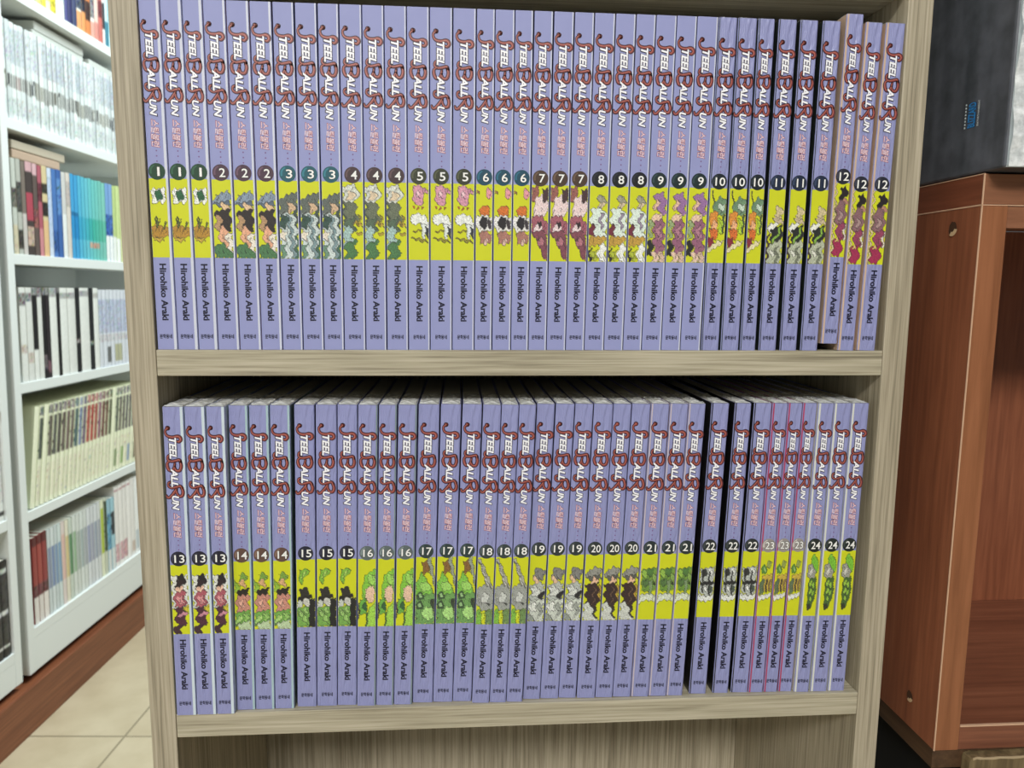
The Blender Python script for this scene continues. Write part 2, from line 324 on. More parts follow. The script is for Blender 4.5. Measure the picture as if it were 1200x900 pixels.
# pictures printed on the spines: loose abstract patches in the colours of each volume, 0-100 across, 0-100 down
Y = (206, 211, 26)
PICS = {
 1: [('e', 50, 21, 40, 8, (236, 240, 232)), ('e', 24, 17, 14, 5, (240, 242, 236)), ('e', 78, 16, 16, 5, (240, 242, 236)), ('e', 30, 27, 18, 5, (236, 240, 230)), ('e', 74, 27, 18, 4, (236, 240, 230)), ('e', 52, 21, 22, 6.5, (38, 92, 58)),
     ('p', [(0, 62), (30, 56), (60, 60), (100, 62), (100, 72), (50, 76), (0, 74)], (176, 134, 52)), ('p', [(10, 76), (50, 74), (80, 77), (40, 80)], (190, 160, 60)), ('p', [(30, 48), (38, 48), (40, 62), (30, 62)], (84, 100, 48)), ('p', [(18, 50), (23, 50), (30, 58), (26, 59)], (84, 100, 48)), ('p', [(48, 50), (53, 50), (44, 59), (40, 57)], (84, 100, 48)), ('p', [(76, 54), (82, 54), (82, 63), (76, 63)], (96, 104, 50)), ('p', [(88, 55), (92, 56), (84, 61), (82, 59)], (96, 104, 50))],
 2: [('p', [(14, 20), (90, 14), (96, 28), (60, 34), (4, 30)], (134, 150, 168)), ('p', [(10, 30), (96, 26), (100, 31), (40, 37)], (90, 104, 122)), ('e', 62, 35, 22, 6, (218, 186, 148)), ('p', [(14, 40), (90, 36), (96, 60), (60, 72), (10, 62)], (46, 38, 36)), ('p', [(10, 48), (40, 44), (44, 60), (14, 66)], (178, 144, 108)), ('p', [(20, 64), (60, 58), (86, 84), (40, 88)], (222, 168, 136)), ('p', [(60, 70), (100, 66), (100, 92), (76, 90)], (228, 220, 206)), ('p', [(0, 84), (40, 80), (96, 92), (100, 100), (0, 100)], (74, 118, 78))],
 3: [('p', [(0, 26), (30, 18), (100, 14), (100, 36), (60, 40), (0, 44)], (96, 104, 98)), ('e', 62, 34, 20, 7, (202, 172, 140)), ('p', [(0, 44), (50, 40), (100, 46), (100, 100), (0, 100)], (196, 208, 206)), ('e', 22, 52, 24, 9, (52, 78, 70)), ('p', [(40, 42), (56, 44), (86, 100), (62, 100)], (122, 146, 150)), ('p', [(0, 62), (38, 68), (30, 78), (0, 72)], (226, 216, 200)), ('p', [(80, 30), (100, 36), (100, 64), (84, 52)], (62, 78, 72)), ('p', [(0, 84), (30, 80), (24, 100), (0, 100)], (104, 140, 118)), ('p', [(86, 70), (100, 66), (100, 100), (80, 100)], (66, 104, 86))],
 4: [('p', [(0, 8), (40, 2), (84, 10), (70, 24), (20, 28), (0, 22)], (206, 210, 200)), ('e', 38, 18, 20, 6, (216, 196, 166)), ('p', [(6, 26), (60, 26), (74, 50), (40, 60), (4, 50)], (104, 112, 92)), ('p', [(10, 50), (50, 44), (60, 64), (20, 68)], (84, 104, 84)), ('p', [(0, 56), (40, 58), (56, 82), (0, 88)], (160, 188, 184)), ('p', [(10, 78), (60, 74), (64, 98), (10, 100)], (74, 118, 74)), ('p', [(62, 48), (100, 54), (100, 58), (62, 54)], (168, 142, 48)), ('p', [(64, 64), (100, 66), (100, 69), (64, 67)], (168, 146, 50)), ('p', [(76, 40), (82, 40), (84, 54), (76, 54)], (150, 132, 50)), ('p', [(0, 28), (8, 28), (8, 50), (0, 52)], (70, 92, 72))],
 5: [('p', [(26, 2), (70, 4), (74, 26), (44, 30), (20, 22)], (208, 148, 168)), ('p', [(70, 6), (96, 8), (94, 12), (70, 14)], (196, 138, 160)), ('e', 44, 14, 10, 4, (236, 196, 204)), ('e', 24, 31, 5, 1.6, (196, 84, 44)), ('e', 46, 33, 5, 1.6, (196, 84, 44)), ('e', 66, 31, 5, 1.6, (196, 84, 44)), ('p', [(4, 44), (40, 38), (80, 42), (100, 50), (100, 60), (66, 52), (20, 54)], (232, 236, 230)), ('p', [(60, 50), (88, 54), (80, 74), (70, 72)], (222, 228, 224)), ('p', [(80, 56), (100, 58), (100, 72), (86, 66)], (48, 52, 56)), ('p', [(20, 62), (60, 60), (60, 62), (20, 64)], (150, 128, 40)), ('p', [(0, 70), (70, 72), (96, 76), (60, 76)], (140, 130, 48))],
 6: [('e', 78, 12, 18, 7, (222, 150, 160)), ('p', [(0, 8), (20, 10), (18, 13), (0, 12)], (170, 120, 70)), ('p', [(20, 32), (50, 27), (88, 30), (80, 40), (30, 42)], (206, 112, 44)), ('p', [(0, 42), (60, 40), (100, 44), (100, 60), (20, 62), (0, 56)], (228, 226, 222)), ('e', 48, 50, 24, 8, (34, 30, 34)), ('p', [(76, 44), (96, 48), (92, 58), (74, 56)], (60, 52, 56)), ('p', [(20, 64), (60, 60), (100, 66), (90, 76), (30, 78)], (168, 118, 106)), ('p', [(50, 70), (76, 72), (70, 80), (50, 78)], (214, 180, 166))],
 7: [('p', [(0, 4), (40, 0), (40, 20), (0, 22)], (148, 92, 84)), ('p', [(20, 18), (90, 8), (100, 34), (50, 44), (10, 40)], (230, 206, 206)), ('p', [(60, 6), (96, 4), (100, 20), (70, 22)], (70, 46, 50)), ('p', [(4, 40), (60, 40), (100, 50), (100, 66), (40, 60), (0, 62)], (160, 92, 106)), ('p', [(10, 56), (50, 48), (70, 60), (30, 66)], (232, 210, 212)), ('p', [(0, 62), (80, 58), (100, 80), (100, 100), (76, 96), (40, 76)], (126, 72, 84)), ('e', 60, 74, 20, 6, (172, 112, 122)), ('p', [(40, 48), (60, 48), (60, 54), (44, 56)], (48, 34, 38))],
 8: [('e', 66, 18, 22, 7, (152, 150, 132)), ('e', 62, 25, 16, 5, (208, 190, 160)), ('p', [(10, 30), (70, 28), (100, 40), (96, 70), (20, 68), (6, 50)], (218, 232, 220)), ('p', [(56, 34), (74, 36), (72, 56), (58, 54)], (152, 140, 160)), ('e', 16, 58, 18, 8, (112, 44, 62)), ('p', [(0, 66), (96, 66), (90, 76), (0, 80)], (190, 152, 66)), ('p', [(56, 78), (92, 74), (96, 100), (52, 100)], (236, 238, 230)), ('p', [(0, 84), (14, 82), (16, 100), (0, 100)], (40, 36, 36)), ('p', [(20, 88), (46, 84), (44, 98), (24, 98)], (170, 182, 60))],
 9: [('p', [(30, 10), (70, 6), (94, 14), (96, 34), (70, 38), (34, 24)], (152, 112, 160)), ('e', 42, 24, 14, 7, (228, 188, 164)), ('p', [(24, 36), (60, 34), (84, 42), (76, 48), (30, 48)], (230, 196, 172)), ('p', [(30, 46), (86, 42), (92, 84), (60, 92), (34, 80)], (148, 96, 120)), ('e', 62, 60, 14, 9, (176, 124, 140)), ('p', [(0, 44), (26, 44), (24, 66), (0, 70)], (150, 168, 120)), ('p', [(0, 72), (30, 70), (34, 90), (0, 92)], (36, 36, 34)), ('p', [(30, 84), (64, 88), (60, 100), (30, 100)], (226, 196, 176)), ('p', [(64, 88), (96, 82), (96, 100), (66, 100)], (206, 178, 158))],
 10: [('p', [(20, 22), (60, 10), (100, 16), (96, 34), (60, 36), (24, 32)], (110, 142, 110)), ('p', [(50, 20), (96, 22), (92, 30), (56, 28)], (190, 208, 190)), ('p', [(4, 32), (50, 30), (54, 44), (30, 54), (4, 48)], (214, 140, 58)), ('e', 34, 50, 18, 7, (236, 176, 130)), ('p', [(6, 54), (60, 54), (50, 68), (16, 70)], (210, 110, 50)), ('p', [(0, 66), (30, 66), (40, 76), (0, 80)], (132, 42, 58)), ('p', [(60, 40), (86, 42), (84, 60), (64, 60)], (176, 206, 60)), ('p', [(0, 80), (60, 70), (100, 70), (90, 73), (30, 82), (0, 88)], (224, 214, 170)), ('p', [(84, 34), (96, 36), (90, 62), (84, 60)], (60, 84, 66)), ('p', [(8, 2), (14, 2), (30, 20), (24, 20)], (60, 70, 50))],
 11: [('e', 66, 30, 24, 8, (206, 190, 150)), ('p', [(36, 38), (94, 36), (90, 46), (40, 46)], (196, 178, 150)), ('p', [(8, 46), (60, 44), (64, 56), (10, 60)], (232, 232, 222)), ('p', [(20, 56), (96, 46), (96, 70), (30, 74)], (38, 40, 38)), ('p', [(20, 76), (36, 80), (92, 52), (80, 50)], (132, 176, 66)), ('p', [(6, 74), (96, 68), (96, 100), (6, 100)], (178, 184, 160)), ('p', [(0, 60), (14, 60), (12, 100), (0, 100)], (70, 50, 48)), ('p', [(56, 78), (70, 76), (80, 100), (64, 100)], (118, 124, 104)), ('e', 40, 86, 12, 5, (218, 220, 206))],
 12: [('p', [(40, 8), (80, 4), (92, 16), (60, 24), (40, 24)], (34, 26, 30)), ('p', [(56, 22), (96, 20), (90, 28), (60, 27)], (176, 128, 112)), ('p', [(20, 26), (60, 22), (88, 34), (90, 60), (50, 64), (16, 52)], (134, 98, 104)), ('p', [(30, 56), (84, 52), (80, 76), (30, 76)], (146, 66, 94)), ('e', 52, 44, 14, 7, (168, 140, 138)), ('p', [(20, 74), (70, 74), (86, 94), (50, 100), (14, 96)], (158, 46, 82)), ('p', [(84, 56), (98, 54), (98, 76), (84, 76)], (232, 220, 206)), ('p', [(34, 74), (60, 76), (60, 80), (34, 78)], (220, 190, 110)), ('p', [(0, 0), (12, 0), (14, 100), (0, 100)], (216, 196, 150))],
 13: [('p', [(0, 16), (100, 14), (100, 60), (0, 64)], (214, 216, 208)), ('e', 66, 20, 22, 7, (34, 28, 32)), ('e', 44, 27, 20, 6, (44, 32, 36)), ('p', [(22, 33), (78, 30), (74, 37), (26, 40)], (224, 184, 160)), ('p', [(16, 40), (76, 36), (84, 56), (50, 62), (14, 58)], (170, 88, 100)), ('p', [(30, 46), (70, 44), (66, 56), (34, 56)], (212, 146, 148)), ('p', [(20, 62), (70, 60), (86, 84), (50, 90), (16, 84)], (78, 40, 56)), ('p', [(30, 70), (84, 66), (86, 71), (32, 76)], (190, 130, 146)), ('p', [(70, 88), (100, 66), (100, 100), (60, 100)], Y), ('p', [(8, 88), (56, 86), (40, 100), (4, 100)], (64, 40, 48)), ('p', [(76, 60), (98, 56), (98, 66), (80, 70)], (196, 180, 60))],
 14: [('p', [(28, 20), (66, 16), (80, 26), (40, 32)], (120, 158, 66)), ('e', 56, 32, 18, 6, (206, 164, 120)), ('p', [(0, 26), (26, 30), (30, 42), (0, 46)], (146, 184, 60)), ('p', [(24, 42), (86, 38), (92, 48), (26, 52)], (42, 36, 30)), ('p', [(10, 50), (90, 48), (88, 72), (30, 78), (12, 70)], (196, 138, 122)), ('e', 46, 62, 14, 6, (222, 170, 150)), ('p', [(0, 76), (100, 70), (100, 92), (0, 94)], (112, 166, 74)), ('p', [(10, 82), (40, 78), (40, 88), (10, 92)], (168, 206, 118)), ('p', [(54, 78), (84, 74), (84, 84), (56, 88)], (150, 194, 104)), ('p', [(20, 92), (100, 86), (100, 100), (10, 100)], (180, 200, 160))],
 15: [('p', [(16, 16), (60, 13), (70, 17), (40, 28), (26, 36), (12, 34)], (126, 180, 62)), ('p', [(30, 20), (52, 17), (40, 24), (28, 28)], (168, 206, 96)), ('p', [(14, 44), (60, 40), (66, 56), (22, 58)], (46, 44, 40)), ('p', [(6, 56), (76, 52), (88, 57), (10, 62)], (36, 34, 32)), ('e', 56, 63, 26, 6, (200, 200, 190)), ('p', [(0, 62), (30, 60), (26, 76), (0, 78)], (196, 202, 192)), ('p', [(0, 72), (70, 68), (70, 98), (0, 100)], (116, 164, 78)), ('e', 20, 80, 12, 5, (156, 196, 112)), ('e', 46, 76, 11, 4, (156, 196, 112)), ('e', 44, 88, 13, 5, (148, 190, 104)), ('p', [(68, 60), (100, 56), (100, 100), (64, 100)], (32, 34, 32))],
 16: [('p', [(20, 46), (40, 24), (90, 14), (100, 16), (100, 48), (60, 52), (44, 62), (26, 56)], (132, 194, 66)), ('e', 76, 30, 22, 8, (160, 212, 96)), ('p', [(40, 44), (90, 38), (94, 60), (60, 66), (44, 56)], (228, 192, 164)), ('p', [(10, 60), (40, 58), (46, 80), (10, 82)], (104, 170, 70)), ('e', 40, 70, 14, 6, (52, 96, 60)), ('p', [(56, 76), (100, 62), (100, 100), (46, 100)], (158, 206, 78)), ('p', [(0, 66), (8, 66), (8, 88), (0, 90)], (36, 34, 34)), ('p', [(50, 78), (58, 78), (50, 100), (42, 100)], (70, 110, 60))],
 17: [('p', [(30, 8), (66, 4), (70, 22), (40, 26)], (132, 96, 52)), ('p', [(54, 0), (76, 0), (100, 36), (100, 48)], (150, 158, 144)), ('p', [(0, 40), (30, 22), (100, 56), (100, 66), (0, 70)], (126, 190, 74)), ('e', 50, 44, 30, 7, (158, 208, 104)), ('p', [(0, 56), (100, 54), (100, 100), (0, 100)], (110, 158, 88)), ('e', 24, 58, 18, 6, (62, 92, 58)), ('e', 24, 58, 10, 3.5, (150, 188, 130)), ('e', 22, 72, 18, 6, (60, 88, 56)), ('e', 22, 72, 10, 3.5, (150, 190, 130)), ('e', 66, 84, 30, 10, (170, 216, 130)), ('p', [(78, 64), (100, 60), (100, 80), (84, 76)], (58, 72, 54))],
 18: [('p', [(0, 2), (20, 4), (96, 44), (70, 52)], (168, 168, 156)), ('p', [(4, 6), (14, 8), (80, 44), (70, 46)], (206, 206, 196)), ('p', [(0, 46), (40, 40), (100, 46), (100, 76), (40, 80), (0, 70)], (156, 160, 154)), ('e', 50, 60, 24, 8, (196, 200, 194)), ('p', [(60, 66), (80, 70), (90, 62), (76, 74)], (66, 70, 66)), ('p', [(0, 80), (30, 76), (36, 100), (0, 100)], (126, 182, 70)), ('p', [(56, 80), (100, 76), (100, 100), (60, 100)], (110, 140, 84)), ('e', 40, 88, 10, 6, (198, 216, 60))],
 19: [('p', [(20, 24), (60, 18), (96, 24), (90, 36), (40, 40)], (128, 128, 124)), ('e', 40, 38, 16, 6, (218, 184, 152)), ('p', [(10, 46), (60, 40), (100, 46), (100, 70), (10, 70)], (176, 182, 176)), ('e', 40, 54, 28, 8, (210, 214, 208)), ('e', 80, 60, 16, 6, (40, 40, 42)), ('p', [(0, 68), (100, 66), (100, 100), (0, 100)], (196, 202, 192)), ('e', 30, 78, 22, 7, (222, 226, 218)), ('p', [(60, 72), (92, 74), (80, 92), (64, 90)], (156, 162, 154)), ('p', [(0, 88), (40, 92), (36, 100), (0, 100)], (146, 154, 144))],
 20: [('p', [(16, 24), (60, 18), (92, 22), (96, 32), (60, 34), (10, 34)], (146, 146, 138)), ('p', [(10, 34), (94, 30), (98, 36), (20, 40)], (96, 96, 90)), ('e', 56, 40, 18, 6, (222, 182, 152)), ('p', [(10, 46), (84, 42), (90, 72), (70, 82), (14, 74)], (58, 42, 40)), ('p', [(56, 50), (66, 50), (60, 78), (54, 76)], (110, 84, 66)), ('p', [(0, 76), (40, 72), (86, 100), (0, 100)], (198, 202, 194)), ('p', [(50, 80), (64, 78), (84, 96), (74, 98)], (60, 58, 56)), ('p', [(84, 50), (100, 44), (100, 66), (90, 70)], (190, 156, 60))],
 21: [('p', [(6, 24), (100, 20), (100, 50), (80, 58), (10, 56)], (110, 148, 62)), ('e', 26, 30, 18, 6, (146, 184, 78)), ('e', 60, 28, 20, 6, (82, 122, 62)), ('e', 84, 36, 14, 6, (136, 170, 84)), ('e', 36, 44, 20, 6, (84, 116, 66)), ('p', [(56, 40), (78, 40), (74, 62), (60, 60)], (126, 150, 110)), ('p', [(84, 42), (94, 42), (94, 46), (84, 46)], (34, 42, 32)), ('p', [(0, 62), (60, 60), (100, 62), (100, 72), (40, 70), (0, 76)], (208, 216, 198))],
 22: [('p', [(6, 26), (96, 22), (96, 62), (60, 68), (6, 62)], (178, 184, 178)), ('e', 30, 32, 18, 6, (54, 56, 54)), ('e', 70, 30, 16, 6, (214, 218, 214)), ('p', [(6, 46), (96, 44), (96, 49), (6, 51)], (40, 42, 42)), ('p', [(20, 26), (28, 26), (30, 62), (22, 62)], (48, 50, 50)), ('p', [(60, 30), (68, 30), (72, 66), (62, 66)], (44, 46, 46)), ('e', 46, 56, 10, 4, (230, 232, 228)), ('e', 80, 56, 10, 5, (70, 84, 76)), ('p', [(0, 64), (60, 68), (100, 64), (100, 72), (50, 76), (0, 74)], (222, 226, 220))],
 23: [('e', 30, 28, 22, 7, (86, 140, 58)), ('e', 66, 20, 18, 6, (146, 160, 80)), ('e', 34, 28, 10, 3.5, (150, 190, 110)), ('p', [(20, 38), (96, 34), (96, 58), (20, 62)], (198, 170, 70)), ('p', [(4, 46), (40, 42), (36, 66), (4, 66)], (96, 112, 84)), ('p', [(50, 44), (64, 44), (62, 64), (50, 64)], (80, 70, 52)), ('p', [(74, 44), (90, 44), (90, 62), (76, 62)], (140, 118, 70)), ('p', [(0, 68), (60, 66), (100, 64), (100, 70), (40, 74), (0, 77)], (222, 224, 216))],
 24: [('p', [(30, 10), (60, 4), (96, 20), (80, 36), (40, 24)], (120, 186, 56)), ('p', [(10, 24), (40, 18), (80, 34), (60, 44), (14, 40)], (156, 156, 144)), ('e', 40, 32, 16, 5, (206, 204, 194)), ('p', [(30, 42), (80, 40), (90, 66), (60, 86), (30, 88), (24, 60)], (72, 104, 50)), ('e', 44, 50, 11, 4.5, (156, 196, 70)), ('e', 66, 52, 10, 5, (146, 190, 66)), ('e', 46, 62, 11, 4.5, (150, 192, 70)), ('e', 66, 64, 9, 4, (140, 184, 64)), ('e', 48, 74, 10, 4, (146, 188, 66)), ('e', 40, 86, 14, 5, (56, 60, 44))],
}
NX, NZ = 33, 121
def raster(vol):
    rng = np.random.RandomState(vol)
    xs, ys = np.meshgrid(np.linspace(0, 100, NX), np.linspace(0, 100, NZ))
    amp = 9.0 if vol in (2, 3, 4, 8, 9, 11, 12, 13, 14, 19, 20) else 3.0        # marbled more strongly
    wx = xs + amp * np.sin(ys * 0.42 + vol) + 1.5 * np.sin(ys * 1.7); wy = ys + 1.1 * np.sin(xs * 0.21 + vol * 2)
    img = np.zeros((NZ, NX, 3)); img[:] = Y; lab = np.zeros((NZ, NX), int)
    for k, s in enumerate(PICS[vol]):
        if s[0] == 'e':
            _, cx, cy, rx, ry, c = s; msk = ((wx - cx) / rx) ** 2 + ((wy - cy) / ry) ** 2 < 1
        else:
            _, pp, c = s; msk = np.zeros(xs.shape, bool); n = len(pp)
            for i in range(n):
                (x1, y1), (x2, y2) = pp[i], pp[(i + 1) % n]
                if y1 == y2: continue
                msk ^= ((y1 > wy) != (y2 > wy)) & (wx < (x2 - x1) * (wy - y1) / (y2 - y1) + x1)
        img[msk] = c; lab[msk] = 0 if c == Y else k + 1
    edge = np.zeros(lab.shape, bool)
    edge[:, 1:] |= lab[:, 1:] != lab[:, :-1]; edge[1:, :] |= lab[1:, :] != lab[:-1, :]
    keep = rng.rand(*lab.shape) < 0.8
    ink = edge & keep
    for _ in range(26):                                          # short pen strokes inside the patches
        x, y = rng.randint(0, NX), rng.randint(0, NZ); dx, dy = rng.uniform(-.6, .6), rng.uniform(-1, 1)
        for t in range(rng.randint(4, 12)):
            i, j = int(y + dy * t), int(x + dx * t)
            if 0 <= i < NZ and 0 <= j < NX and lab[i, j] > 0: ink[i, j] = True
    img[ink] = img[ink] * 0.35 + np.array((34, 32, 34)) * 0.65
    tone = 1 + 0.10 * rng.randn(*lab.shape); tone[lab == 0] = 1
    img = np.clip(img * tone[..., None], 0, 255) / 255.0
    return np.where(img <= 0.04045, img / 12.92, ((img + 0.055) / 1.055) ** 2.4)
PRINT = attr_mat('printed_picture', 0.6, 0.0); PRINT_FILM = attr_mat('printed_picture_in_film', 0.55, 0.12)
PZ0, PZ1 = 0.0514, 0.0942
def picture_mesh(vol, film):
    """a 1 m wide panel, scaled across to each spine's own width"""
    r = raster(vol)
    vs = [((j / (NX - 1)) - 0.5, -EPS * 0.7, PZ1 - (PZ1 - PZ0) * i / (NZ - 1)) for i in range(NZ) for j in range(NX)]
    fs = [(i * NX + j, (i + 1) * NX + j, (i + 1) * NX + j + 1, i * NX + j + 1) for i in range(NZ - 1) for j in range(NX - 1)]
    me = bpy.data.meshes.new('spine_picture'); me.from_pydata(vs, [], fs)
    at = me.color_attributes.new('print', 'FLOAT_COLOR', 'POINT')
    at.data.foreach_set('color', np.concatenate([r.reshape(-1, 3), np.ones((NX * NZ, 1))], 1).astype(np.float32).ravel())
    me.materials.append(PRINT_FILM if film else PRINT); me.update()
    return me
BADGE = {1: (30, 66, 44), 2: (74, 52, 66), 3: (28, 88, 100), 4: (66, 48, 50), 5: (52, 56, 36), 6: (22, 72, 92), 7: (74, 56, 44), 8: (24, 26, 32), 9: (30, 46, 48), 10: (28, 36, 42), 11: (34, 44, 66), 12: (40, 42, 54), 13: (32, 32, 48), 14: (96, 72, 62), 15: (32, 34, 50), 16: (92, 104, 104), 17: (46, 62, 62), 18: (56, 66, 66), 19: (48, 56, 58), 20: (44, 52, 52), 21: (40, 50, 52), 22: (38, 44, 46), 23: (150, 144, 140), 24: (34, 42, 40)}
B_LT = mat('number_white', (240, 240, 236), 0.45); B_OL = mat('number_shadow', (20, 20, 26), 0.5)
def badge_mesh(vol):
    mb = MB(); c = BADGE[vol]; zc = 0.0979; r = 0.0045
    mb.disc(0, zc, r, -EPS * 1.4, 0, 40)
    hi = [(r * 0.86 * math.cos(a), r * 0.86 * math.sin(a)) for a in [math.radians(110 + 9 * k) for k in range(11)]]
    lo = [(r * 0.62 * math.cos(a), r * 0.72 * math.sin(a)) for a in [math.radians(200 - 9 * k) for k in range(11)]]
    mb.add([(p[0], -EPS * 1.7, zc + p[1]) for p in hi + lo], [tuple(range(22))], 1)      # the paler crescent printed on the disc
    n = str(vol); w = 0.0034 if len(n) == 1 else 0.0058
    if vol == 1: w = 0.0013
    if vol == 11: w = 0.0042
    cx = 0.0009 if len(n) == 1 else 0.0006
    add_text(mb, n, cx - w / 2 - 0.00025, cx + w / 2 + 0.00025, zc - 0.0027, zc + 0.0027, -EPS * 2.2, 3, rot=False, fat=0.04)
    add_text(mb, n, cx - w / 2, cx + w / 2, zc - 0.0024, zc + 0.0024, -EPS * 2.8, 2, rot=False, fat=0.012)
    base = mat('badge_%d' % vol, c, 0.4); ring = mat('badge_ring_%d' % vol, tuple(min(255, int(v * 1.25 + 16)) for v in c), 0.4)
    o = mb.build('number_badge', [base, ring, B_LT, B_OL]); me = o.data; bpy.data.objects.remove(o); return me
def steal(o): me = o.data; bpy.data.objects.remove(o); return me
M_TITLE, M_SUB, M_AUTH, M_PUBL = steal(title_mesh()), steal(subtitle_mesh()), steal(author_mesh()), steal(publisher_mesh())
SIDE = {1: (206, 212, 222), 2: (196, 180, 190), 3: (60, 74, 92), 4: (56, 50, 62), 5: (150, 150, 170), 6: (44, 40, 56), 7: (56, 44, 60), 8: (150, 150, 160), 9: (60, 70, 80), 10: (54, 66, 62), 11: (40, 46, 44), 12: (206, 178, 156), 13: (204, 218, 226), 14: (168, 196, 200), 15: (40, 40, 60), 16: (120, 140, 130), 17: (50, 56, 76), 18: (48, 50, 66), 19: (44, 46, 62), 20: (52, 46, 60), 21: (200, 186, 190), 22: (26, 26, 28), 23: (172, 60, 96), 24: (214, 216, 208)}
# strips of the cover sides that wrap round onto the spine: (far edge, near edge) in metres, as each volume is printed
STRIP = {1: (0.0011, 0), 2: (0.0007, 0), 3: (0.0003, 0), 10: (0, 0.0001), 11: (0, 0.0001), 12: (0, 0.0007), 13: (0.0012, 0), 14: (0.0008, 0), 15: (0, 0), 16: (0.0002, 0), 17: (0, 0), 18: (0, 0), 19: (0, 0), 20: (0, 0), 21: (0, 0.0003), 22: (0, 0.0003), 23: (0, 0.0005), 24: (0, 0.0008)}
def cover_obj(w, vol, film):
    r = 0.0007; t = 0.0004; h = w / 2
    arc_l = [(-h + r - r * math.cos(a), r - r * math.sin(a)) for a in [math.pi / 2 * k / 4 for k in range(5)]]
    outer = [(-h, BD)] + arc_l + [(-p[0], p[1]) for p in reversed(arc_l)] + [(h, BD)]
    inner = [(h - t, BD), (h - t, t * 1.5), (-h + t, t * 1.5), (-h + t, BD)]
    mb = MB(); mb.prism(outer + inner, 0, BH, 0, 2)
    fm = list(mb.m); n = len(outer)
    for i in range(n - 1):
        fm[2 + i] = 1 if i in (0, n - 2) else 0
    mb.m = fm
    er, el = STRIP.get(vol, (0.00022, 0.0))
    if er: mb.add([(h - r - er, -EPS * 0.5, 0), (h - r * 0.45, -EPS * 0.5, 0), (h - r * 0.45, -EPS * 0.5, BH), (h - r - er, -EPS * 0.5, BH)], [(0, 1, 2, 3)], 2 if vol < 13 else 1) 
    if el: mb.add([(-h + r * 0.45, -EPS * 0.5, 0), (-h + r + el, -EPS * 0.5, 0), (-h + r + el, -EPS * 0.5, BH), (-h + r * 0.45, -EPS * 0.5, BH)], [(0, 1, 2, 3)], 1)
    o = mb.build('cover', [LILAC_FILM if film else LILAC, mat('cover_side_%d' % vol, SIDE[vol], 0.4, 0.3), mat('white_edge_strip', (206, 210, 224), 0.5)])  # last material: thin white strip along the right edge of the spine
    return o
def link(name, me, parent):
    o = bpy.data.objects.new(name, me); COL.objects.link(o); o.parent = parent; return o
LOOK = {1: 'white flower and brown desert', 2: 'grey, black and tan', 3: 'pale grey and dark green', 4: 'silver, olive and green', 5: 'pink and white', 6: 'orange, black and white', 7: 'maroon and blush', 8: 'white and ochre', 9: 'mauve and lilac', 10: 'orange and leaf green', 11: 'white, black and beige', 12: 'plum and crimson', 13: 'black and rose', 14: 'moss green and tan', 15: 'black and leaf green', 16: 'lime green and peach', 17: 'round-patched green', 18: 'grey diagonal beam', 19: 'pale grey', 20: 'dark brown and grey', 21: 'green thicket', 22: 'black and white chequered', 23: 'ochre and green', 24: 'dark green bubbly'}
WHICH = ['leftmost', 'middle', 'rightmost']
def comic(vol, k, x, y, z, w, lean, shelf, film, extra=''):
    lab = 'lilac comic numbered %d, %s spine picture, %s of its three%s' % (vol, LOOK[vol], WHICH[k], extra)
    e = tag(empty('comic_paperback', (x, y, z)), lab, 'book', 'lilac comics on the %s shelf' % shelf)
    e.rotation_euler = (0, lean, 0)
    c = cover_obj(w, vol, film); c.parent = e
    p = MB().box(-w / 2 + 0.00055, w / 2 - 0.00055, 0.0008, BD - 0.0012, 0.0003, BH - 0.0005, 0).build('page_block', PAPER, e)
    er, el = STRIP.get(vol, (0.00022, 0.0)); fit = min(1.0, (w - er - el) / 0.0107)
    link('title_lettering', M_TITLE, c).scale.x = fit; link('subtitle_lettering', M_SUB, c)
    link('author_lettering', M_AUTH, c); link('publisher_lettering', M_PUBL, c)
    link('number_badge', BADGES[vol], c).scale.x = min(1.0, w / 0.0098)
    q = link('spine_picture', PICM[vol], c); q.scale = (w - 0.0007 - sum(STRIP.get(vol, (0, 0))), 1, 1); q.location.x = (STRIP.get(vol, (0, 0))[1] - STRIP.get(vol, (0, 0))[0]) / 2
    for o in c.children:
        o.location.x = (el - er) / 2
    if film:
        rnd = random.Random(vol * 7 + k); h = w / 2 - 0.0006; mb = MB(); zt = BH + 0.0001; ap = rnd.uniform(-.0015, .0015); dp = rnd.uniform(.005, .0075)
        nx, ny = 6, 10                                             # crumpled film over the top edge
        gv = [(-h + 2 * h * i / nx, 0.0004 + 0.04 * (j / ny) ** 1.4, zt + (rnd.uniform(0, .0009) if 0 < j else 0.0001)) for j in range(ny + 1) for i in range(nx + 1)]
        mb.add(gv, [(j * (nx + 1) + i, j * (nx + 1) + i + 1, (j + 1) * (nx + 1) + i + 1, (j + 1) * (nx + 1) + i) for j in range(ny) for i in range(nx)])
        mb.add([(-h, 0.0003, zt + .0002), (h, 0.0003, zt + .0002), (ap, dp, zt + .0016)], [(0, 1, 2)])     # folded-over triangle
        mb.add([(-h, 0.0003, zt + .0002), (ap, dp, zt + .0016), (-h, dp * 1.5, zt + .0004)], [(0, 1, 2)])
        mb.add([(h, 0.0003, zt + .0002), (h, dp * 1.4, zt + .0004), (ap, dp, zt + .0016)], [(0, 1, 2)])
        mb.build('shrink_wrap', FILM, e)
    return e
BADGES = {v: badge_mesh(v) for v in range(1, 25)}
PICM = {v: picture_mesh(v, v >= 10) for v in range(1, 25)}
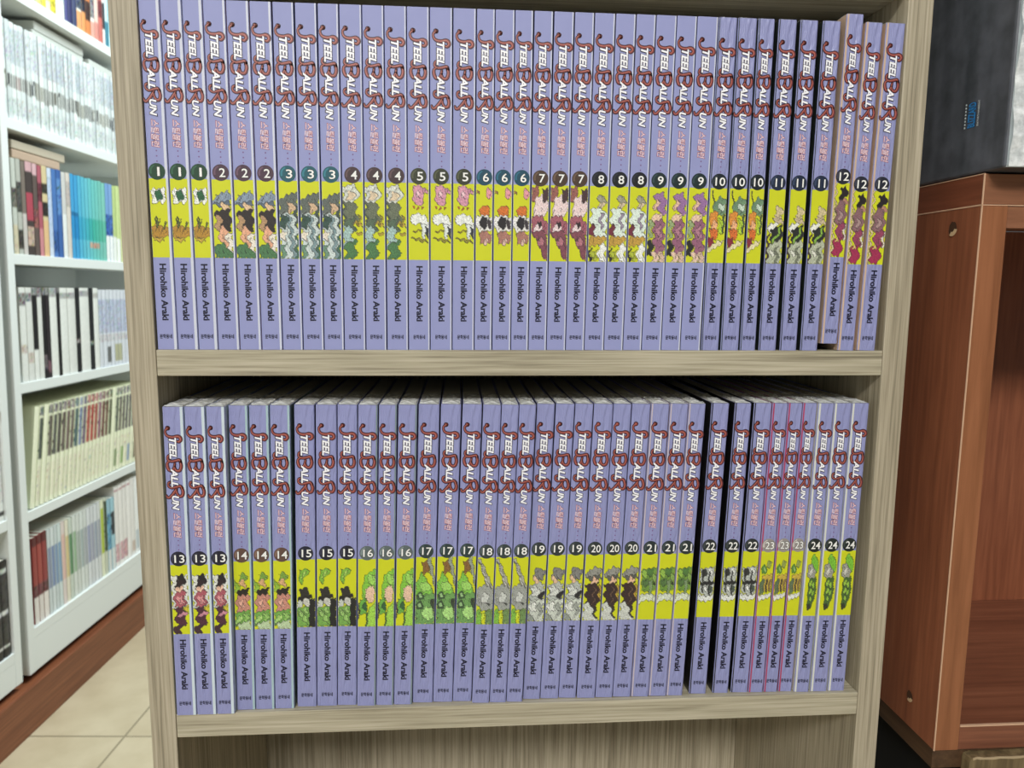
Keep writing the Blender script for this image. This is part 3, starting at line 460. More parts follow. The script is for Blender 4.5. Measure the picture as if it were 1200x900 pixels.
# left edge, right edge at the foot, lean, set-back of every book as they stand
TOP = [(-0.00030, 0.01132, -0.0061, 0.0010), (0.01132, 0.02275, -0.0063, 0.0010), (0.02275, 0.03354, -0.0047, 0.0010), (0.03354, 0.04553, -0.0028, 0.0010), (0.04553, 0.05771, -0.0022, 0.0010), (0.05771, 0.06940, -0.0013, 0.0010), (0.06940, 0.08090, 0.0006, 0.0010), (0.08090, 0.09270, 0.0026, 0.0010), (0.09270, 0.10409, 0.0042, 0.0010), (0.10409, 0.11637, 0.0051, 0.0010), (0.11637, 0.12845, 0.0049, 0.0010), (0.12845, 0.14073, 0.0041, 0.0010), (0.14073, 0.15315, 0.0037, 0.0010), (0.15315, 0.16578, 0.0042, 0.0010), (0.16578, 0.17855, 0.0054, 0.0010), (0.17855, 0.18888, 0.0063, 0.0010), (0.18888, 0.19982, 0.0058, 0.0010), (0.19982, 0.21008, 0.0059, 0.0010), (0.21008, 0.22077, 0.0078, 0.0010), (0.22077, 0.23206, 0.0097, 0.0010), (0.23206, 0.24313, 0.0110, 0.0010), (0.24313, 0.25477, 0.0120, 0.0010), (0.25477, 0.26618, 0.0131, 0.0010), (0.26618, 0.27733, 0.0143, 0.0010), (0.27733, 0.28909, 0.0149, 0.0010), (0.28909, 0.30063, 0.0151, 0.0010), (0.30063, 0.31305, 0.0156, 0.0010), (0.31305, 0.32401, 0.0139, 0.0010), (0.32496, 0.33615, 0.0102, 0.0010), (0.33680, 0.34649, 0.0101, 0.0010), (0.34831, 0.35913, 0.0114, 0.0010), (0.36125, 0.37181, 0.0100, 0.0010), (0.37391, 0.38473, 0.0124, 0.0010), (0.38660, 0.39691, 0.0208, 0.0010), (0.39721, 0.40745, 0.0273, 0.0010), (0.40916, 0.42075, 0.0282, 0.0010)]
BOT = [(-0.00022, 0.01174, 0.0059, -0.0008), (0.01176, 0.02346, 0.0072, -0.0008), (0.02347, 0.03432, 0.0093, -0.0008), (0.03422, 0.04551, 0.0122, 0.0030), (0.04552, 0.05706, 0.0143, 0.0030), (0.05707, 0.06891, 0.0159, 0.0030), (0.07015, 0.08214, 0.0186, 0.0044), (0.08214, 0.09459, 0.0208, 0.0044), (0.09459, 0.10646, 0.0216, 0.0044), (0.10665, 0.11842, 0.0223, 0.0030), (0.11842, 0.12930, 0.0240, 0.0030), (0.12929, 0.14078, 0.0263, 0.0030), (0.14070, 0.15339, 0.0284, 0.0045), (0.15338, 0.16570, 0.0310, 0.0045), (0.16569, 0.17773, 0.0337, 0.0045), (0.17762, 0.18869, 0.0348, 0.0020), (0.18868, 0.19919, 0.0346, 0.0020), (0.19917, 0.20946, 0.0346, 0.0020), (0.20972, 0.22080, 0.0357, 0.0045), (0.22078, 0.23245, 0.0376, 0.0045), (0.23242, 0.24402, 0.0383, 0.0045), (0.24384, 0.25579, 0.0374, 0.0037), (0.25577, 0.26699, 0.0372, 0.0037), (0.26696, 0.27867, 0.0378, 0.0037), (0.27853, 0.28999, 0.0380, 0.0033), (0.28996, 0.30146, 0.0390, 0.0033), (0.30143, 0.31208, 0.0392, 0.0033), (0.31648, 0.32777, 0.0359, 0.0045), (0.33177, 0.34232, 0.0323, 0.0045), (0.34386, 0.35559, 0.0320, 0.0045), (0.35533, 0.36539, 0.0319, 0.0040), (0.36536, 0.37505, 0.0310, 0.0040), (0.37502, 0.38502, 0.0289, 0.0040), (0.38438, 0.39605, 0.0248, 0.0028), (0.39601, 0.40777, 0.0202, 0.0028), (0.40773, 0.41885, 0.0172, 0.0028)]
def row(data, z0, first, shelf):
    g = 0.00035
    n = len(data)
    for i, (a, b, l, y) in enumerate(data):
        if i == 0: a = max(a, XL + 0.0002, XL + 0.0002 - l * BH)
        if i == n - 1: b = min(b, XR - 0.0001, XR - 0.0001 - l * BH)
        if i + 1 < n:
            a2, _, l2, _ = data[i + 1]
            b = min(b, a2, a2 + (l2 - l) * BH)                    # keep clear of the next one, foot and head
        if i:
            pb, pl = prev
            a = max(a, pb, pb + (pl - l) * BH)
        vol = first + i // 3; k = i % 3
        w = b - a - g
        prev = (b, l)
        dz = abs(math.sin(l)) * w / 2 + 0.00005; ex = ''
        if vol == 12 and k == 0: dz += 0.0042; ex = ', raised up'
        comic(vol, k, (a + b) / 2, y, z0 + dz, w, math.atan(l), shelf, vol >= 10, ex)
TOP = [(a * 1.00200 + -0.00010, b * 1.00200 + -0.00010, l, y) for a, b, l, y in TOP]
TOP = [(a, b, (max(l, -0.003) if i < 33 else l * 0.85), y) for i, (a, b, l, y) in enumerate(TOP)]
BOT = [(a * 0.998 + (0.0009 if i == 33 else 0.0003), b * 0.998 + 0.0003, l, y) for i, (a, b, l, y) in enumerate(BOT)]
row(TOP, 0.0, 1, 'upper'); row(BOT, -H2, 13, 'lower')

# ------------------------------------------------------------------ white bookcases along the aisle
WHITE = mat('white_laminate', (226, 231, 230), 0.45)
def left_thing(name, label, cat, s, h, group=None):
    o = tag(empty(name), label, cat, group); o.matrix_world = LM @ Matrix.Translation((0, s, h)); return o
def case(label, s0, s1, boards, top, foot, fascia):
    """boards: upper faces of the shelves; everything relative to the case's own corner (0, s0, foot)"""
    e = left_thing('white_bookcase', label, 'bookcase', s0, foot)
    w = s1 - s0; t = 0.018; D = 0.235
    for a in (0, w - t): MB().box(-D, 0, a, a + t, 0, top - foot, 0, 0.0006).build('side_panel', WHITE, e)
    MB().box(-D, -D + 0.006, t + .0002, w - t - .0002, 0.01, top - foot).build('back_panel', WHITE, e)
    for k, z in enumerate(boards):
        MB().box(-D + 0.0062, -0.0005, t + .0002, w - t - .0002, z - foot - 0.0185, z - foot, 0, 0.0006).build('shelf', WHITE, e)
    MB().box(-0.016, -0.0008, t + .0002, w - t - .0002, 0.0, fascia - foot - .0187, 0, 0.0005).build('fascia', WHITE, e)
    return e
FOOT = -0.697
far_case = case('white laminate bookcase with six shelves of mixed paperbacks, behind the grey-brown bookcase', -0.012, 0.62, [0.549, 0.3225, 0.0875, -0.1455, -0.3865, -0.613], 0.80, FOOT, -0.613)
near_case = case('white laminate bookcase cut by the photo edge, standing before the other white one', -0.64, -0.0335, [0.549, 0.30, 0.052, -0.170, -0.383, -0.632], 0.80, FOOT - .0, -0.632)
dm = mat('screw_cap_dark', (30, 32, 34), 0.5)
# dark pin holes in the side panel that shows between the two cases
for n_, h_ in ((-0.02, -0.40), (-0.02, -0.66), (-0.02, -0.16)):
    MB().add([(n_ + 0.0028 * math.cos(a), -0.0003, h_ - FOOT + 0.0028 * math.sin(a)) for a in [2 * math.pi * k / 14 for k in range(14)]], [tuple(range(14))]).build('pin_hole', dm, far_case)
toe = mat('toe_gap_shade', (26, 20, 18), 0.7)  # black painted in for the shadow gap under the white cases
for c_, w_ in ((far_case, 0.632), (near_case, 0.6065)):
    MB().box(-0.20, -0.02, 0.01, w_ - .01, -0.0115, -0.0002).build('toe_shade_board', toe, c_)

PR_L = attr_mat('printed_spine', 0.4, 0.15)
def hexf(c): return lin(c)[:3]
def left_book(s0, h0, w, H, base, bands, label, group, lean=0.0, setback=0.004, D=0.118, seed=0, name='paperback_book', side=None, tone=0.04, inset=0):
    """bands: (from, to, colour, speckle) as fractions of the height, from the foot"""
    rnd = random.Random(seed * 131 + int(s0 * 10000))
    nx, nz = 5, 44; vs = []; cols = []; fs = []
    for i in range(nz + 1):
        f = i / nz
        c0 = base; sp = 0.0
        for b in bands:
            if b[0] <= f <= b[1]: c0 = b[2]; sp = b[3] if len(b) > 3 else 0.0
        for j in range(nx + 1):
            u = 2 * j / nx - 1
            c = base if inset and j in (0, nx) and sum(base) > 400 else c0
            bt = 1.0 + 0.05 * math.sin(seed * 2.7 + s0 * 40)
            if len(rb_ := [b for b in bands if b[0] <= f <= b[1] and len(b) > 4]): c = rb_[-1][4] if math.sin((j * 7.3 + (i // 4) * 3.1 + seed * 5.7) * 2.1) > 0.15 else c
            elif sp and rnd.random() < sp: c = tuple(int(v * (rnd.uniform(0.78, 0.96) if sum(c0) > 500 else rnd.uniform(0.4, 0.85))) for v in c0)
            k = (1 + rnd.uniform(-tone, tone)) * bt
            cols.append([min(1, v * k) for v in hexf(c)] + [1.0])
            vs.append((-0.0016 * u ** 4, (j / nx) * w, f * H))
    for i in range(nz):
        for j in range(nx): fs.append((i * (nx + 1) + j, i * (nx + 1) + j + 1, (i + 1) * (nx + 1) + j + 1, (i + 1) * (nx + 1) + j))
    k = len(vs); t = 0.0005; sc = side or base
    outer = [(-0.0012, 0), (-D, 0), (-D, t), (-0.003, t), (-0.003, w - t), (-D, w - t), (-D, w), (-0.0012, w)]
    for z in (0, H):
        for p in outer: vs.append((p[0], p[1], z)); cols.append(list(hexf(sc)) + [1.0])
    n = 8
    for i in range(n - 1): fs.append((k + i, k + i + 1, k + i + 1 + n, k + i + n))
    for z in (0, 1):
        q = k + z * n
        fs += [(q, q + 1, q + 2, q + 3), (q + 4, q + 5, q + 6, q + 7), (q + 0, q + 3, q + 4, q + 7)]
    me = bpy.data.meshes.new(name); me.from_pydata(vs, [], fs)
    at = me.color_attributes.new('print', 'FLOAT_COLOR', 'POINT')
    at.data.foreach_set('color', np.array(cols, np.float32).ravel()); me.materials.append(PR_L); me.update()
    o = bpy.data.objects.new(name, me); COL.objects.link(o)
    tag(o, label, 'book', group)
    o.matrix_world = LM @ Matrix.Translation((-setback, s0, h0 + 0.0002 + w * math.sin(max(0, lean)))) @ Matrix.Rotation(-lean, 4, 'X')
    p = MB().box(-D + 0.001, -0.0032, t + 0.0001, w - t - 0.0001, 0.0004, H - 0.0006).build('page_block', PAPER, o)
    return o
def flat_book(s0, h0, L, th, col, label, group, seed, setback=0.004):
    o = MB().box(-0.12, 0, 0, L, 0, th, 0, min(0.002, th * 0.2)).build('paperback_book', mat('flat_cover_%d' % seed, col, 0.45))
    tag(o, label, 'book', group); o.matrix_world = LM @ Matrix.Translation((-setback, s0, h0 + 0.0003)); return o
G = 0.0009
# top shelf (feet of the books only in the photo)
A_ = [(.118, (228, 226, 190), [(0, .4, (214, 206, 120), .2)], 'cream and yellow'), (.1325, (236, 232, 180), [(0, .5, (220, 208, 80), .15)], 'bright yellow'), (.1449, (232, 230, 190), [(.1, .5, (226, 216, 110), .15)], 'pale yellow'), (.161, (234, 230, 160), [(0, .5, (214, 204, 70), .1)], 'deep yellow'), (.1773, (236, 238, 232), [], 'plain white'), (.194, (206, 226, 222), [(0, .2, (236, 238, 232))], 'pale mint'),
      (.2056, (84, 86, 138), [(.55, .8, (170, 172, 196))], 'violet blue'), (.2185, (58, 60, 104), [(.4, .5, (150, 160, 190))], 'dark navy'), (.2331, (70, 78, 112), [(.35, .6, (220, 226, 236))], 'navy and white'), (.2491, (232, 226, 216), [(0, .22, (224, 160, 110)), (.25, .45, (90, 100, 120), .4)], 'white and peach'), (.2672, (214, 150, 96), [(.25, .45, (50, 56, 70), .3)], 'orange and slate'), (.282, (206, 130, 80), [(.18, .4, (70, 54, 52), .3)], 'burnt orange'),
      (.3008, (232, 222, 214), [(0, .2, (214, 160, 146)), (.25, .5, (140, 140, 144), .4)], 'white and salmon'), (.3163, (226, 196, 186), [(0, .22, (206, 140, 130))], 'salmon pink'), (.3318, (196, 112, 104), [(.3, .5, (120, 60, 66), .3)], 'brick red'), (.3479, (226, 226, 222), [(.2, .5, (60, 60, 66), .5)], 'white and black'), (.3579, (70, 130, 150), [(.3, .6, (200, 220, 226))], 'teal'), (.3723, (150, 206, 220), [(0, .2, (190, 226, 232))], 'sky blue'), (.389, (200, 226, 232), [], 'ice blue'), (.405, (120, 170, 190), [], 'steel blue'), (.42, None, None, None)]
for i in range(len(A_) - 1):
    s, b, bd, nm = A_[i]
    left_book(s, 0.549, A_[i + 1][0] - s - G, 0.17, b, bd, '%s paperback on the top visible shelf of the far white bookcase' % nm, 'paperbacks on the top white shelf', seed=1)
# all-white row
rb = random.Random(5); s = 0.0075; i = 0
while s < 0.43:
    w = rb.uniform(0.0125, 0.0145)
    sm = rb.choice([(96, 98, 100), (70, 72, 74), (120, 118, 104), (140, 142, 138), (84, 90, 100), (150, 146, 120)])
    if i == 3: sm = (184, 92, 98)
    b0 = rb.uniform(.29, .34); b1 = rb.uniform(.46, .50)
    left_book(s, 0.3225, w - G, 0.168 + rb.uniform(-.001, .001), rb.choice([(222, 228, 228), (212, 219, 220), (204, 212, 214), (226, 231, 230)]), [(b0, b1, tuple(int(v * .7) for v in sm), 0, (214, 218, 214)), (.58, .95, rb.choice([(196, 204, 210), (210, 216, 220), (186, 196, 204)]), .3), (.05, .24, (206, 214, 214), .2)],
              'white paperback with smudgy grey spine picture, %s from the near end of the all-white row' % ORD[i], 'white paperbacks in the all-white row', seed=i, setback=0.003 + rb.uniform(0, .003))
    s += w; i += 1
flat_book(0.12, 0.3225 + .1695, 0.17, 0.0135, (206, 210, 206), 'white paperback lying flat on the all-white row, lower of two', 'white paperbacks lying flat', 1, 0.018)
flat_book(0.127, 0.3225 + .184, 0.165, 0.0165, (214, 217, 212), 'white paperback lying flat on the all-white row, upper of two', 'white paperbacks lying flat', 2, 0.018)
flat_book(0.302, 0.3225 + .1695, 0.15, 0.014, (200, 204, 200), 'pale grey paperback lying flat at the far end of the all-white row', 'white paperbacks lying flat', 3, 0.012)
# coloured row
C_ = [(.0165, (196, 200, 192), [(.5, .7, (120, 116, 108), .4), (0, .3, (206, 196, 170), .1)], 'grey and sand, nearest the end panel'), (.0300, (184, 186, 178), [(.45, .75, (92, 92, 88), .4), (.05, .25, (90, 84, 78), .5)], 'grey with black curl'), (.0440, (122, 112, 104), [(0, .45, (196, 190, 186))], 'half brown, half white'), (.0569, (74, 66, 64), [(.38, .68, (176, 78, 92)), (.9, 1, (210, 170, 176)), (.1, .3, (200, 176, 160), .4)], 'black with crimson band'), (.0775, (96, 84, 80), [(.88, 1, (206, 170, 176)), (.3, .5, (150, 96, 92), .3)], 'dark brown'), (.0921, (176, 96, 110), [(.6, .8, (110, 60, 70), .4), (0, .3, (206, 140, 146))], 'raspberry pink'), (.1054, (206, 190, 150), [(.7, .8, (70, 70, 60), .6), (.45, .6, (60, 60, 54), .6), (.0, .4, (214, 180, 136))], 'sandy with dark blots'), (.1224, (206, 218, 236), [(.1, .9, (190, 206, 232), .1)], 'icy pale blue'),
      (.1362, (76, 116, 176), [(.05, .3, (60, 96, 160), .2)], 'royal blue'), (.1521, (66, 104, 168), [(.5, .9, (96, 140, 196), .2)], 'deeper royal blue'), (.1684, (200, 200, 198), [(0, .52, (222, 226, 226))], 'light grey'), (.1835, (214, 206, 198), [(.6, .9, (190, 180, 176), .2)], 'beige grey'), (.1983, (70, 156, 206), [(.25, .5, (50, 140, 196)), (.52, .55, (40, 110, 160))], 'sky-blue'), (.2117, (70, 160, 210), [(.25, .5, (44, 136, 196)), (.52, .55, (40, 110, 160))], 'azure'),
      (.225, (86, 176, 208), [(.25, .5, (60, 160, 196))], 'bright cyan'), (.238, (96, 184, 206), [(.25, .5, (70, 170, 196))], 'blue-green'), (.251, (104, 188, 204), [(.25, .5, (70, 172, 186))], 'pale turquoise'), (.264, (106, 190, 196), [(.25, .5, (64, 172, 170)), (.15, .22, (196, 170, 150), .3)], 'turquoise'), (.277, (110, 192, 190), [(.25, .5, (70, 176, 160)), (.15, .22, (196, 160, 140), .3)], 'sea green'), (.290, (114, 192, 186), [(.25, .5, (80, 178, 160)), (.15, .22, (196, 170, 150), .3)], 'aqua green'), (.303, (118, 190, 180), [(.25, .5, (86, 178, 156))], 'minty green'), (.316, (126, 192, 180), [(.25, .5, (96, 180, 160))], 'pale jade'),
      (.3309, (120, 160, 210), [(0, .32, (236, 240, 240)), (.33, .6, (70, 112, 190), .4)], 'blue over white'), (.346, (126, 162, 208), [(0, .32, (236, 240, 240)), (.33, .6, (80, 120, 190), .4)], 'blue over white, second of its kind,'), (.3605, (186, 206, 140), [(0, .32, (236, 240, 236))], 'lime over white'), (.376, (196, 212, 150), [(0, .3, (236, 240, 236))], 'paler lime over white'), (.392, (206, 212, 160), [], 'yellow-green'), (.408, None, None, None)]
for i in range(len(C_) - 1):
    s, b, bd, nm = C_[i]
    left_book(s, 0.0875, C_[i + 1][0] - s - G, 0.168 + 0.001 * math.sin(i * 2.3), b, bd, '%s paperback in the many-coloured row below the all-white row' % nm.rstrip(','), 'paperbacks in the many-coloured row', seed=i)
flat_book(0.034, 0.0875 + 0.1705, 0.145, 0.0155, (190, 166, 146), 'tan paperback lying flat over the many-coloured row, lower of two', 'tan paperbacks lying flat', 4, 0.012)
flat_book(0.034, 0.0875 + 0.187, 0.163, 0.0155, (196, 186, 168), 'cream paperback lying flat over the many-coloured row, upper of two', 'tan paperbacks lying flat', 5, 0.012)
# white and black row
WB = (224, 226, 222); BK = (34, 34, 36)
D_ = [(.0205, WB, [(.8, .95, (150, 152, 150), .5), (.3, .4, (206, 200, 190), .3)], 'white, nearest the end panel'), (.0396, WB, [(.85, .95, (160, 160, 160), .4), (.2, .3, (210, 200, 190), .2)], 'white, beside a half-black one'), (.0580, WB, [(.32, .92, BK), (.92, 1, (150, 150, 150), .4)], 'half black, half white'), (.0730, WB, [(.9, 1, (150, 150, 150), .4)], 'white, between the black spines'), (.0876, BK, [(.92, 1, (150, 150, 150), .4), (.1, .25, (110, 100, 104), .3)], 'all-black'), (.0985, (50, 46, 50), [(.92, 1, (150, 150, 150), .4), (.05, .2, (120, 90, 100), .3)], 'charcoal'), (.1109, WB, [(.9, 1, (170, 170, 170), .3)], 'white, after the charcoal one,'), (.1349, BK, [(.95, 1, (120, 120, 120))], 'slim black'), (.1452, WB, [(.88, .95, (176, 176, 176), .3)], 'broad white'), (.1704, WB, [(.88, .95, (176, 176, 176), .3)], 'second broad white'), (.1987, (36, 38, 40), [(.36, .4, (160, 160, 160), .5)], 'thick black'), (.2144, WB, [(.9, .97, (170, 170, 170), .3)], 'white, between two thick black ones,'), (.2491, (40, 42, 44), [(.3, .36, (160, 160, 160), .4)], 'last black'), (.2659, WB, [(.88, .95, (190, 190, 190), .3)], 'white, before the bluish ones,')]
for k in range(9):
    D_.append((.2860 + .0160 * k, (214, 218, 226), [(.45, .88, (188, 196, 216), .3), (.32, .42, (206, 206, 210), .3)] + ([(.06, .26, (110, 112, 112))] if k == 2 else []) + ([(.06, .28, (180, 180, 150))] if k in (4, 5) else []), 'bluish white, %s of its set,' % ORD[k].replace('leftmost', 'first')))
D_.append((.43, None, None, None))
for i in range(len(D_) - 1):
    s, b, bd, nm = D_[i]
    left_book(s, -0.1455, D_[i + 1][0] - s - G, 0.1735 if i < 14 else 0.170, b, bd, '%s paperback in the black-and-white row' % nm.rstrip(','), 'paperbacks in the black-and-white row', seed=i)
# leaning cream row
CR = (232, 234, 208)
ec = [None, (84, 92, 84), None, (112, 106, 98), (96, 98, 92), (90, 86, 82), (110, 100, 94), (120, 104, 100), (118, 110, 104), (86, 110, 112), (132, 146, 172), (122, 108, 128), (176, 92, 84), (178, 84, 78), (170, 92, 86), (150, 110, 124), (120, 80, 76), (122, 96, 84), (106, 110, 88), None, (110, 116, 104), (122, 118, 110), (120, 116, 112), (110, 108, 108), (124, 120, 116), (116, 114, 116), (130, 126, 122), (136, 120, 104)]
en = ['plain cream', 'slate green', 'all cream', 'taupe', 'olive grey', 'dark umber', 'warm umber', 'rose taupe', 'pale umber', 'grey teal', 'powder blue', 'dusky violet', 'brick red', 'scarlet', 'faded red', 'mauve', 'maroon', 'russet', 'khaki', 'plain ivory', 'sage', 'stone grey', 'ash grey', 'pewter grey', 'warm grey', 'cool grey', 'pale stone', 'tan']
bb = {20: (140, 156, 120), 22: (150, 176, 120), 24: (150, 166, 190), 26: (120, 108, 90)}
s = 0.0215
for i in range(28):
    w = 0.0142 if i % 3 else 0.0152
    bd = []
    if ec[i]: bd = [(.47, .88, ec[i], .12), (.9, .985, tuple(int(v * .6 + 90) for v in ec[i]), .35), (.05, .4, (226, 224, 200), .06)]
    if i in bb: bd.append((.06, .26, bb[i]))
    ln = math.radians(9.4)
    left_book(s, -0.3865, w - G, 0.192, CR, bd, 'cream paperback with %s spine band, in the slanting cream row' % en[i], 'slanting cream paperbacks', lean=ln, seed=i, setback=0.005, inset=1, side=(226, 232, 200))
    s += w / math.cos(ln) + 0.0002
    if s > 0.44: break
# bottom row
F_ = [(.0225, .170, (150, 66, 64), [(.9, 1, (90, 40, 44)), (.0, .3, (226, 220, 216)), (.3, .45, (120, 70, 80), .5)], 'dark red, nearest the end panel'), (.0375, .171, (166, 76, 72), [(.9, 1, (96, 40, 44)), (.0, .3, (226, 220, 216)), (.3, .45, (120, 70, 80), .5)], 'dark red, middle of three'), (.0527, .172, (140, 60, 62), [(.9, 1, (90, 40, 44)), (.0, .3, (226, 220, 216)), (.3, .45, (120, 70, 80), .5)], 'dark red, last of three'),
      (.0688, .172, (206, 216, 218), [(.3, .78, (140, 150, 176))], 'lavender blue and white'), (.0805, .172, (210, 218, 220), [(.3, .78, (120, 138, 176))], 'periwinkle and white'), (.092, .172, (206, 216, 218), [(.3, .78, (130, 156, 190))], 'cornflower and white'), (.1035, .172, (206, 218, 218), [(.3, .78, (126, 158, 186))], 'dusty blue and white'), (.1155, .172, (226, 214, 210), [(.3, .85, (226, 190, 180))], 'blush and white'), (.129, .172, (222, 218, 200), [(.3, .8, (206, 190, 140))], 'straw and white'), (.1415, .172, (206, 216, 206), [(.3, .8, (90, 140, 100))], 'forest green and white'), (.155, .173, (212, 218, 214), [(.3, .8, (150, 180, 150))], 'celadon and white'),
      (.1685, .173, (216, 222, 218), [(.3, .78, (170, 182, 176))], 'grey-green and white'), (.182, .173, (216, 222, 220), [(.3, .78, (160, 174, 176))], 'misty grey and white'), (.195, .173, (216, 222, 220), [(.3, .78, (166, 172, 180))], 'pearl grey and white'), (.2085, .173, (214, 218, 222), [(.3, .78, (150, 156, 182))], 'lilac grey and white'), (.2225, .173, (214, 218, 222), [(.3, .78, (160, 164, 184))], 'pale lilac and white'), (.236, .173, (214, 218, 222), [(.3, .78, (150, 160, 176))], 'blue grey and white'), (.2495, .174, (214, 218, 220), [(.3, .78, (164, 170, 182))], 'silver and white'), (.2626, .174, (222, 226, 200), [(.3, .9, (170, 190, 60))], 'lime yellow and white'), (.2765, .175, (200, 206, 190), [(.3, .97, (50, 74, 50), .2)], 'dark bottle green'), (.290, .168, (150, 190, 206), [(.3, .8, (96, 160, 190), .2), (.0, .3, (216, 220, 220))], 'blue and white'), (.306, .168, (160, 200, 214), [(.5, .8, (50, 60, 70), .4), (.0, .3, (216, 222, 222))], 'light blue with dark blots'),
      (.323, .188, (232, 230, 228), [(.94, .97, (200, 150, 156), .4), (.05, .28, (214, 176, 182), .3)], 'tall white and rose, first of four'), (.3415, .188, (234, 232, 230), [(.94, .97, (200, 150, 156), .4), (.05, .28, (212, 172, 180), .3)], 'tall white and rose, second of four'), (.360, .189, (234, 232, 230), [(.94, .97, (200, 150, 156), .4), (.05, .28, (214, 168, 176), .3)], 'tall white and rose, third of four'), (.3785, .189, (236, 234, 232), [(.94, .97, (200, 150, 156), .4)], 'tall white, last of four'), (.397, .190, (236, 234, 232), [(.05, .2, (206, 190, 180))], 'tall white with tan foot'), (.416, .189, (234, 236, 236), [(.05, .3, (190, 200, 206))], 'tall white with grey foot'), (.435, .188, (232, 234, 236), [], 'tall plain white'), (.454, 0, None, None, None)]
for i in range(len(F_) - 1):
    s, H, b, bd, nm = F_[i]
    left_book(s, -0.613, F_[i + 1][0] - s - G, H, b, bd, '%s paperback on the lowest white shelf' % nm.rstrip(','), 'paperbacks on the bottom white shelf', seed=i, setback=0.006, inset=1)
# near white bookcase: only its last few books show
for i in range(7):
    left_book(-0.0680 - 0.0165 * i, -0.383, 0.016, 0.178, (228, 232, 230), [(.06, .1, (70, 70, 74), .6), (.2, .6, (214, 214, 212), .25), (.6, .9, (222, 220, 220), .2)], 'white paperback, %s from the open end of the near white bookcase' % ORD[i].replace('leftmost', 'first'), 'white paperbacks in the near white bookcase', seed=i)
for i in range(4):
    left_book(-0.0720 - 0.0185 * i, -0.632, 0.018, 0.178, (30, 30, 32), [(.1, .9, (60, 60, 62), .25), (.44, .48, (220, 222, 220), .3), (.88, .92, (210, 212, 210), .4), (.1, .13, (220, 220, 218), .3)], 'black white-specked paperback, %s from the end in the near white bookcase' % ORD[i].replace('leftmost', 'first'), 'black paperbacks in the near white bookcase', seed=i)
for i in range(4):
    left_book(-0.0680 - 0.0165 * i, -0.170, 0.016, 0.178, (222, 228, 226), [(.3, .6, (190, 196, 198), .3)], 'pale paperback, %s from the open end above the white ones' % ORD[i].replace('leftmost', 'first'), 'pale paperbacks in the near white bookcase', seed=i)

# ------------------------------------------------------------------ red-brown cabinet
CV = wood('cabinet_wood_upright', (112, 64, 43), (138, 82, 56), (158, 98, 68), 2, 1.0, 0.42, 0.35, 0.8)
CH = wood('cabinet_wood_across', (104, 62, 45), (130, 80, 58), (148, 95, 70), 0, 1.0, 0.42, 0.35, 0.8)
CF = wood('cabinet_wood_front_edge', (116, 70, 42), (142, 90, 58), (160, 104, 70), 2, 1.0, 0.42, 0.3, 0.8)
CFH = wood('cabinet_wood_front_rail', (112, 72, 50), (138, 92, 66), (156, 108, 80), 0, 1.0, 0.42, 0.3, 0.8)
CY = wood('cabinet_wood_top_side', (100, 54, 36), (122, 68, 46), (140, 82, 58), 1, 1.0, 0.42, 0.35, 0.8)
PALE = mat('raw_pale_edge', (206, 168, 138), 0.6)
DARKW = wood('dark_base_wood', (56, 38, 24), (74, 52, 34), (90, 66, 44), 1, 1.0, 0.5, 0.4)
X0, YF, ZTOP, ZBOT = 0.4662, -0.02, 0.1022, -0.2495
X1 = 1.02; YB = 0.165; TS = 0.0158
cb = tag(empty('cabinet', (0.743, 0.07, -0.264)), 'red-brown wooden open cabinet carrying the dark box, beside the grey-brown bookcase', 'cabinet')
cinv = Matrix.Translation(-Vector(cb.location))
def cpart(name, mb, m, parent=None):
    o = mb.build(name, m, parent or cb); o.matrix_parent_inverse = cinv if not parent else Matrix.Translation(-Vector(cb.location)); return o
def face_mats(mb, side, front):
    """front faces (towards -y) take material 1"""
    for i, f in enumerate(mb.f):
        a, b, c = [Vector(mb.v[k]) for k in f[:3]]
        nrm = (b - a).cross(c - a)
        ctr = sum((Vector(mb.v[k]) for k in f), Vector()) / len(f)
        mb.m[i] = 1 if abs(nrm.normalized().y) > 0.9 and ctr.y < -0.015 else 0
    return mb
cpart('side_panel', face_mats(MB().box(X0, X0 + TS, YF, YB, ZBOT, ZTOP - 0.0176, 0, 0.0004), 0, 1), [CV, CF])
cpart('side_panel', face_mats(MB().box(X1 - TS, X1, YF, YB, ZBOT, ZTOP - 0.0176, 0, 0.0004), 0, 1), [CV, CF])
cpart('top_panel', face_mats(MB().box(X0, X1, YF, YB, ZTOP - 0.0170, ZTOP, 0, 0.0004), 0, 1), [CY, CFH])
cpart('top_rail', MB().box(X0 + TS + .0002, X1 - TS - .0002, YF + 0.0005, YF + 0.016, 0.0722, ZTOP - 0.0178), [CFH])
cpart('back_panel', MB().box(X0 + TS + .0002, X1 - TS - .0002, YB - 0.006, YB - 0.0005, ZBOT + 0.0165, ZTOP - 0.0178), [CV])
cpart('bottom_panel', MB().box(X0 + TS + .0002, X1 - TS - .0002, YF + 0.0005, YB, ZBOT, ZBOT + 0.0162, 0, 0.0004), [CH])
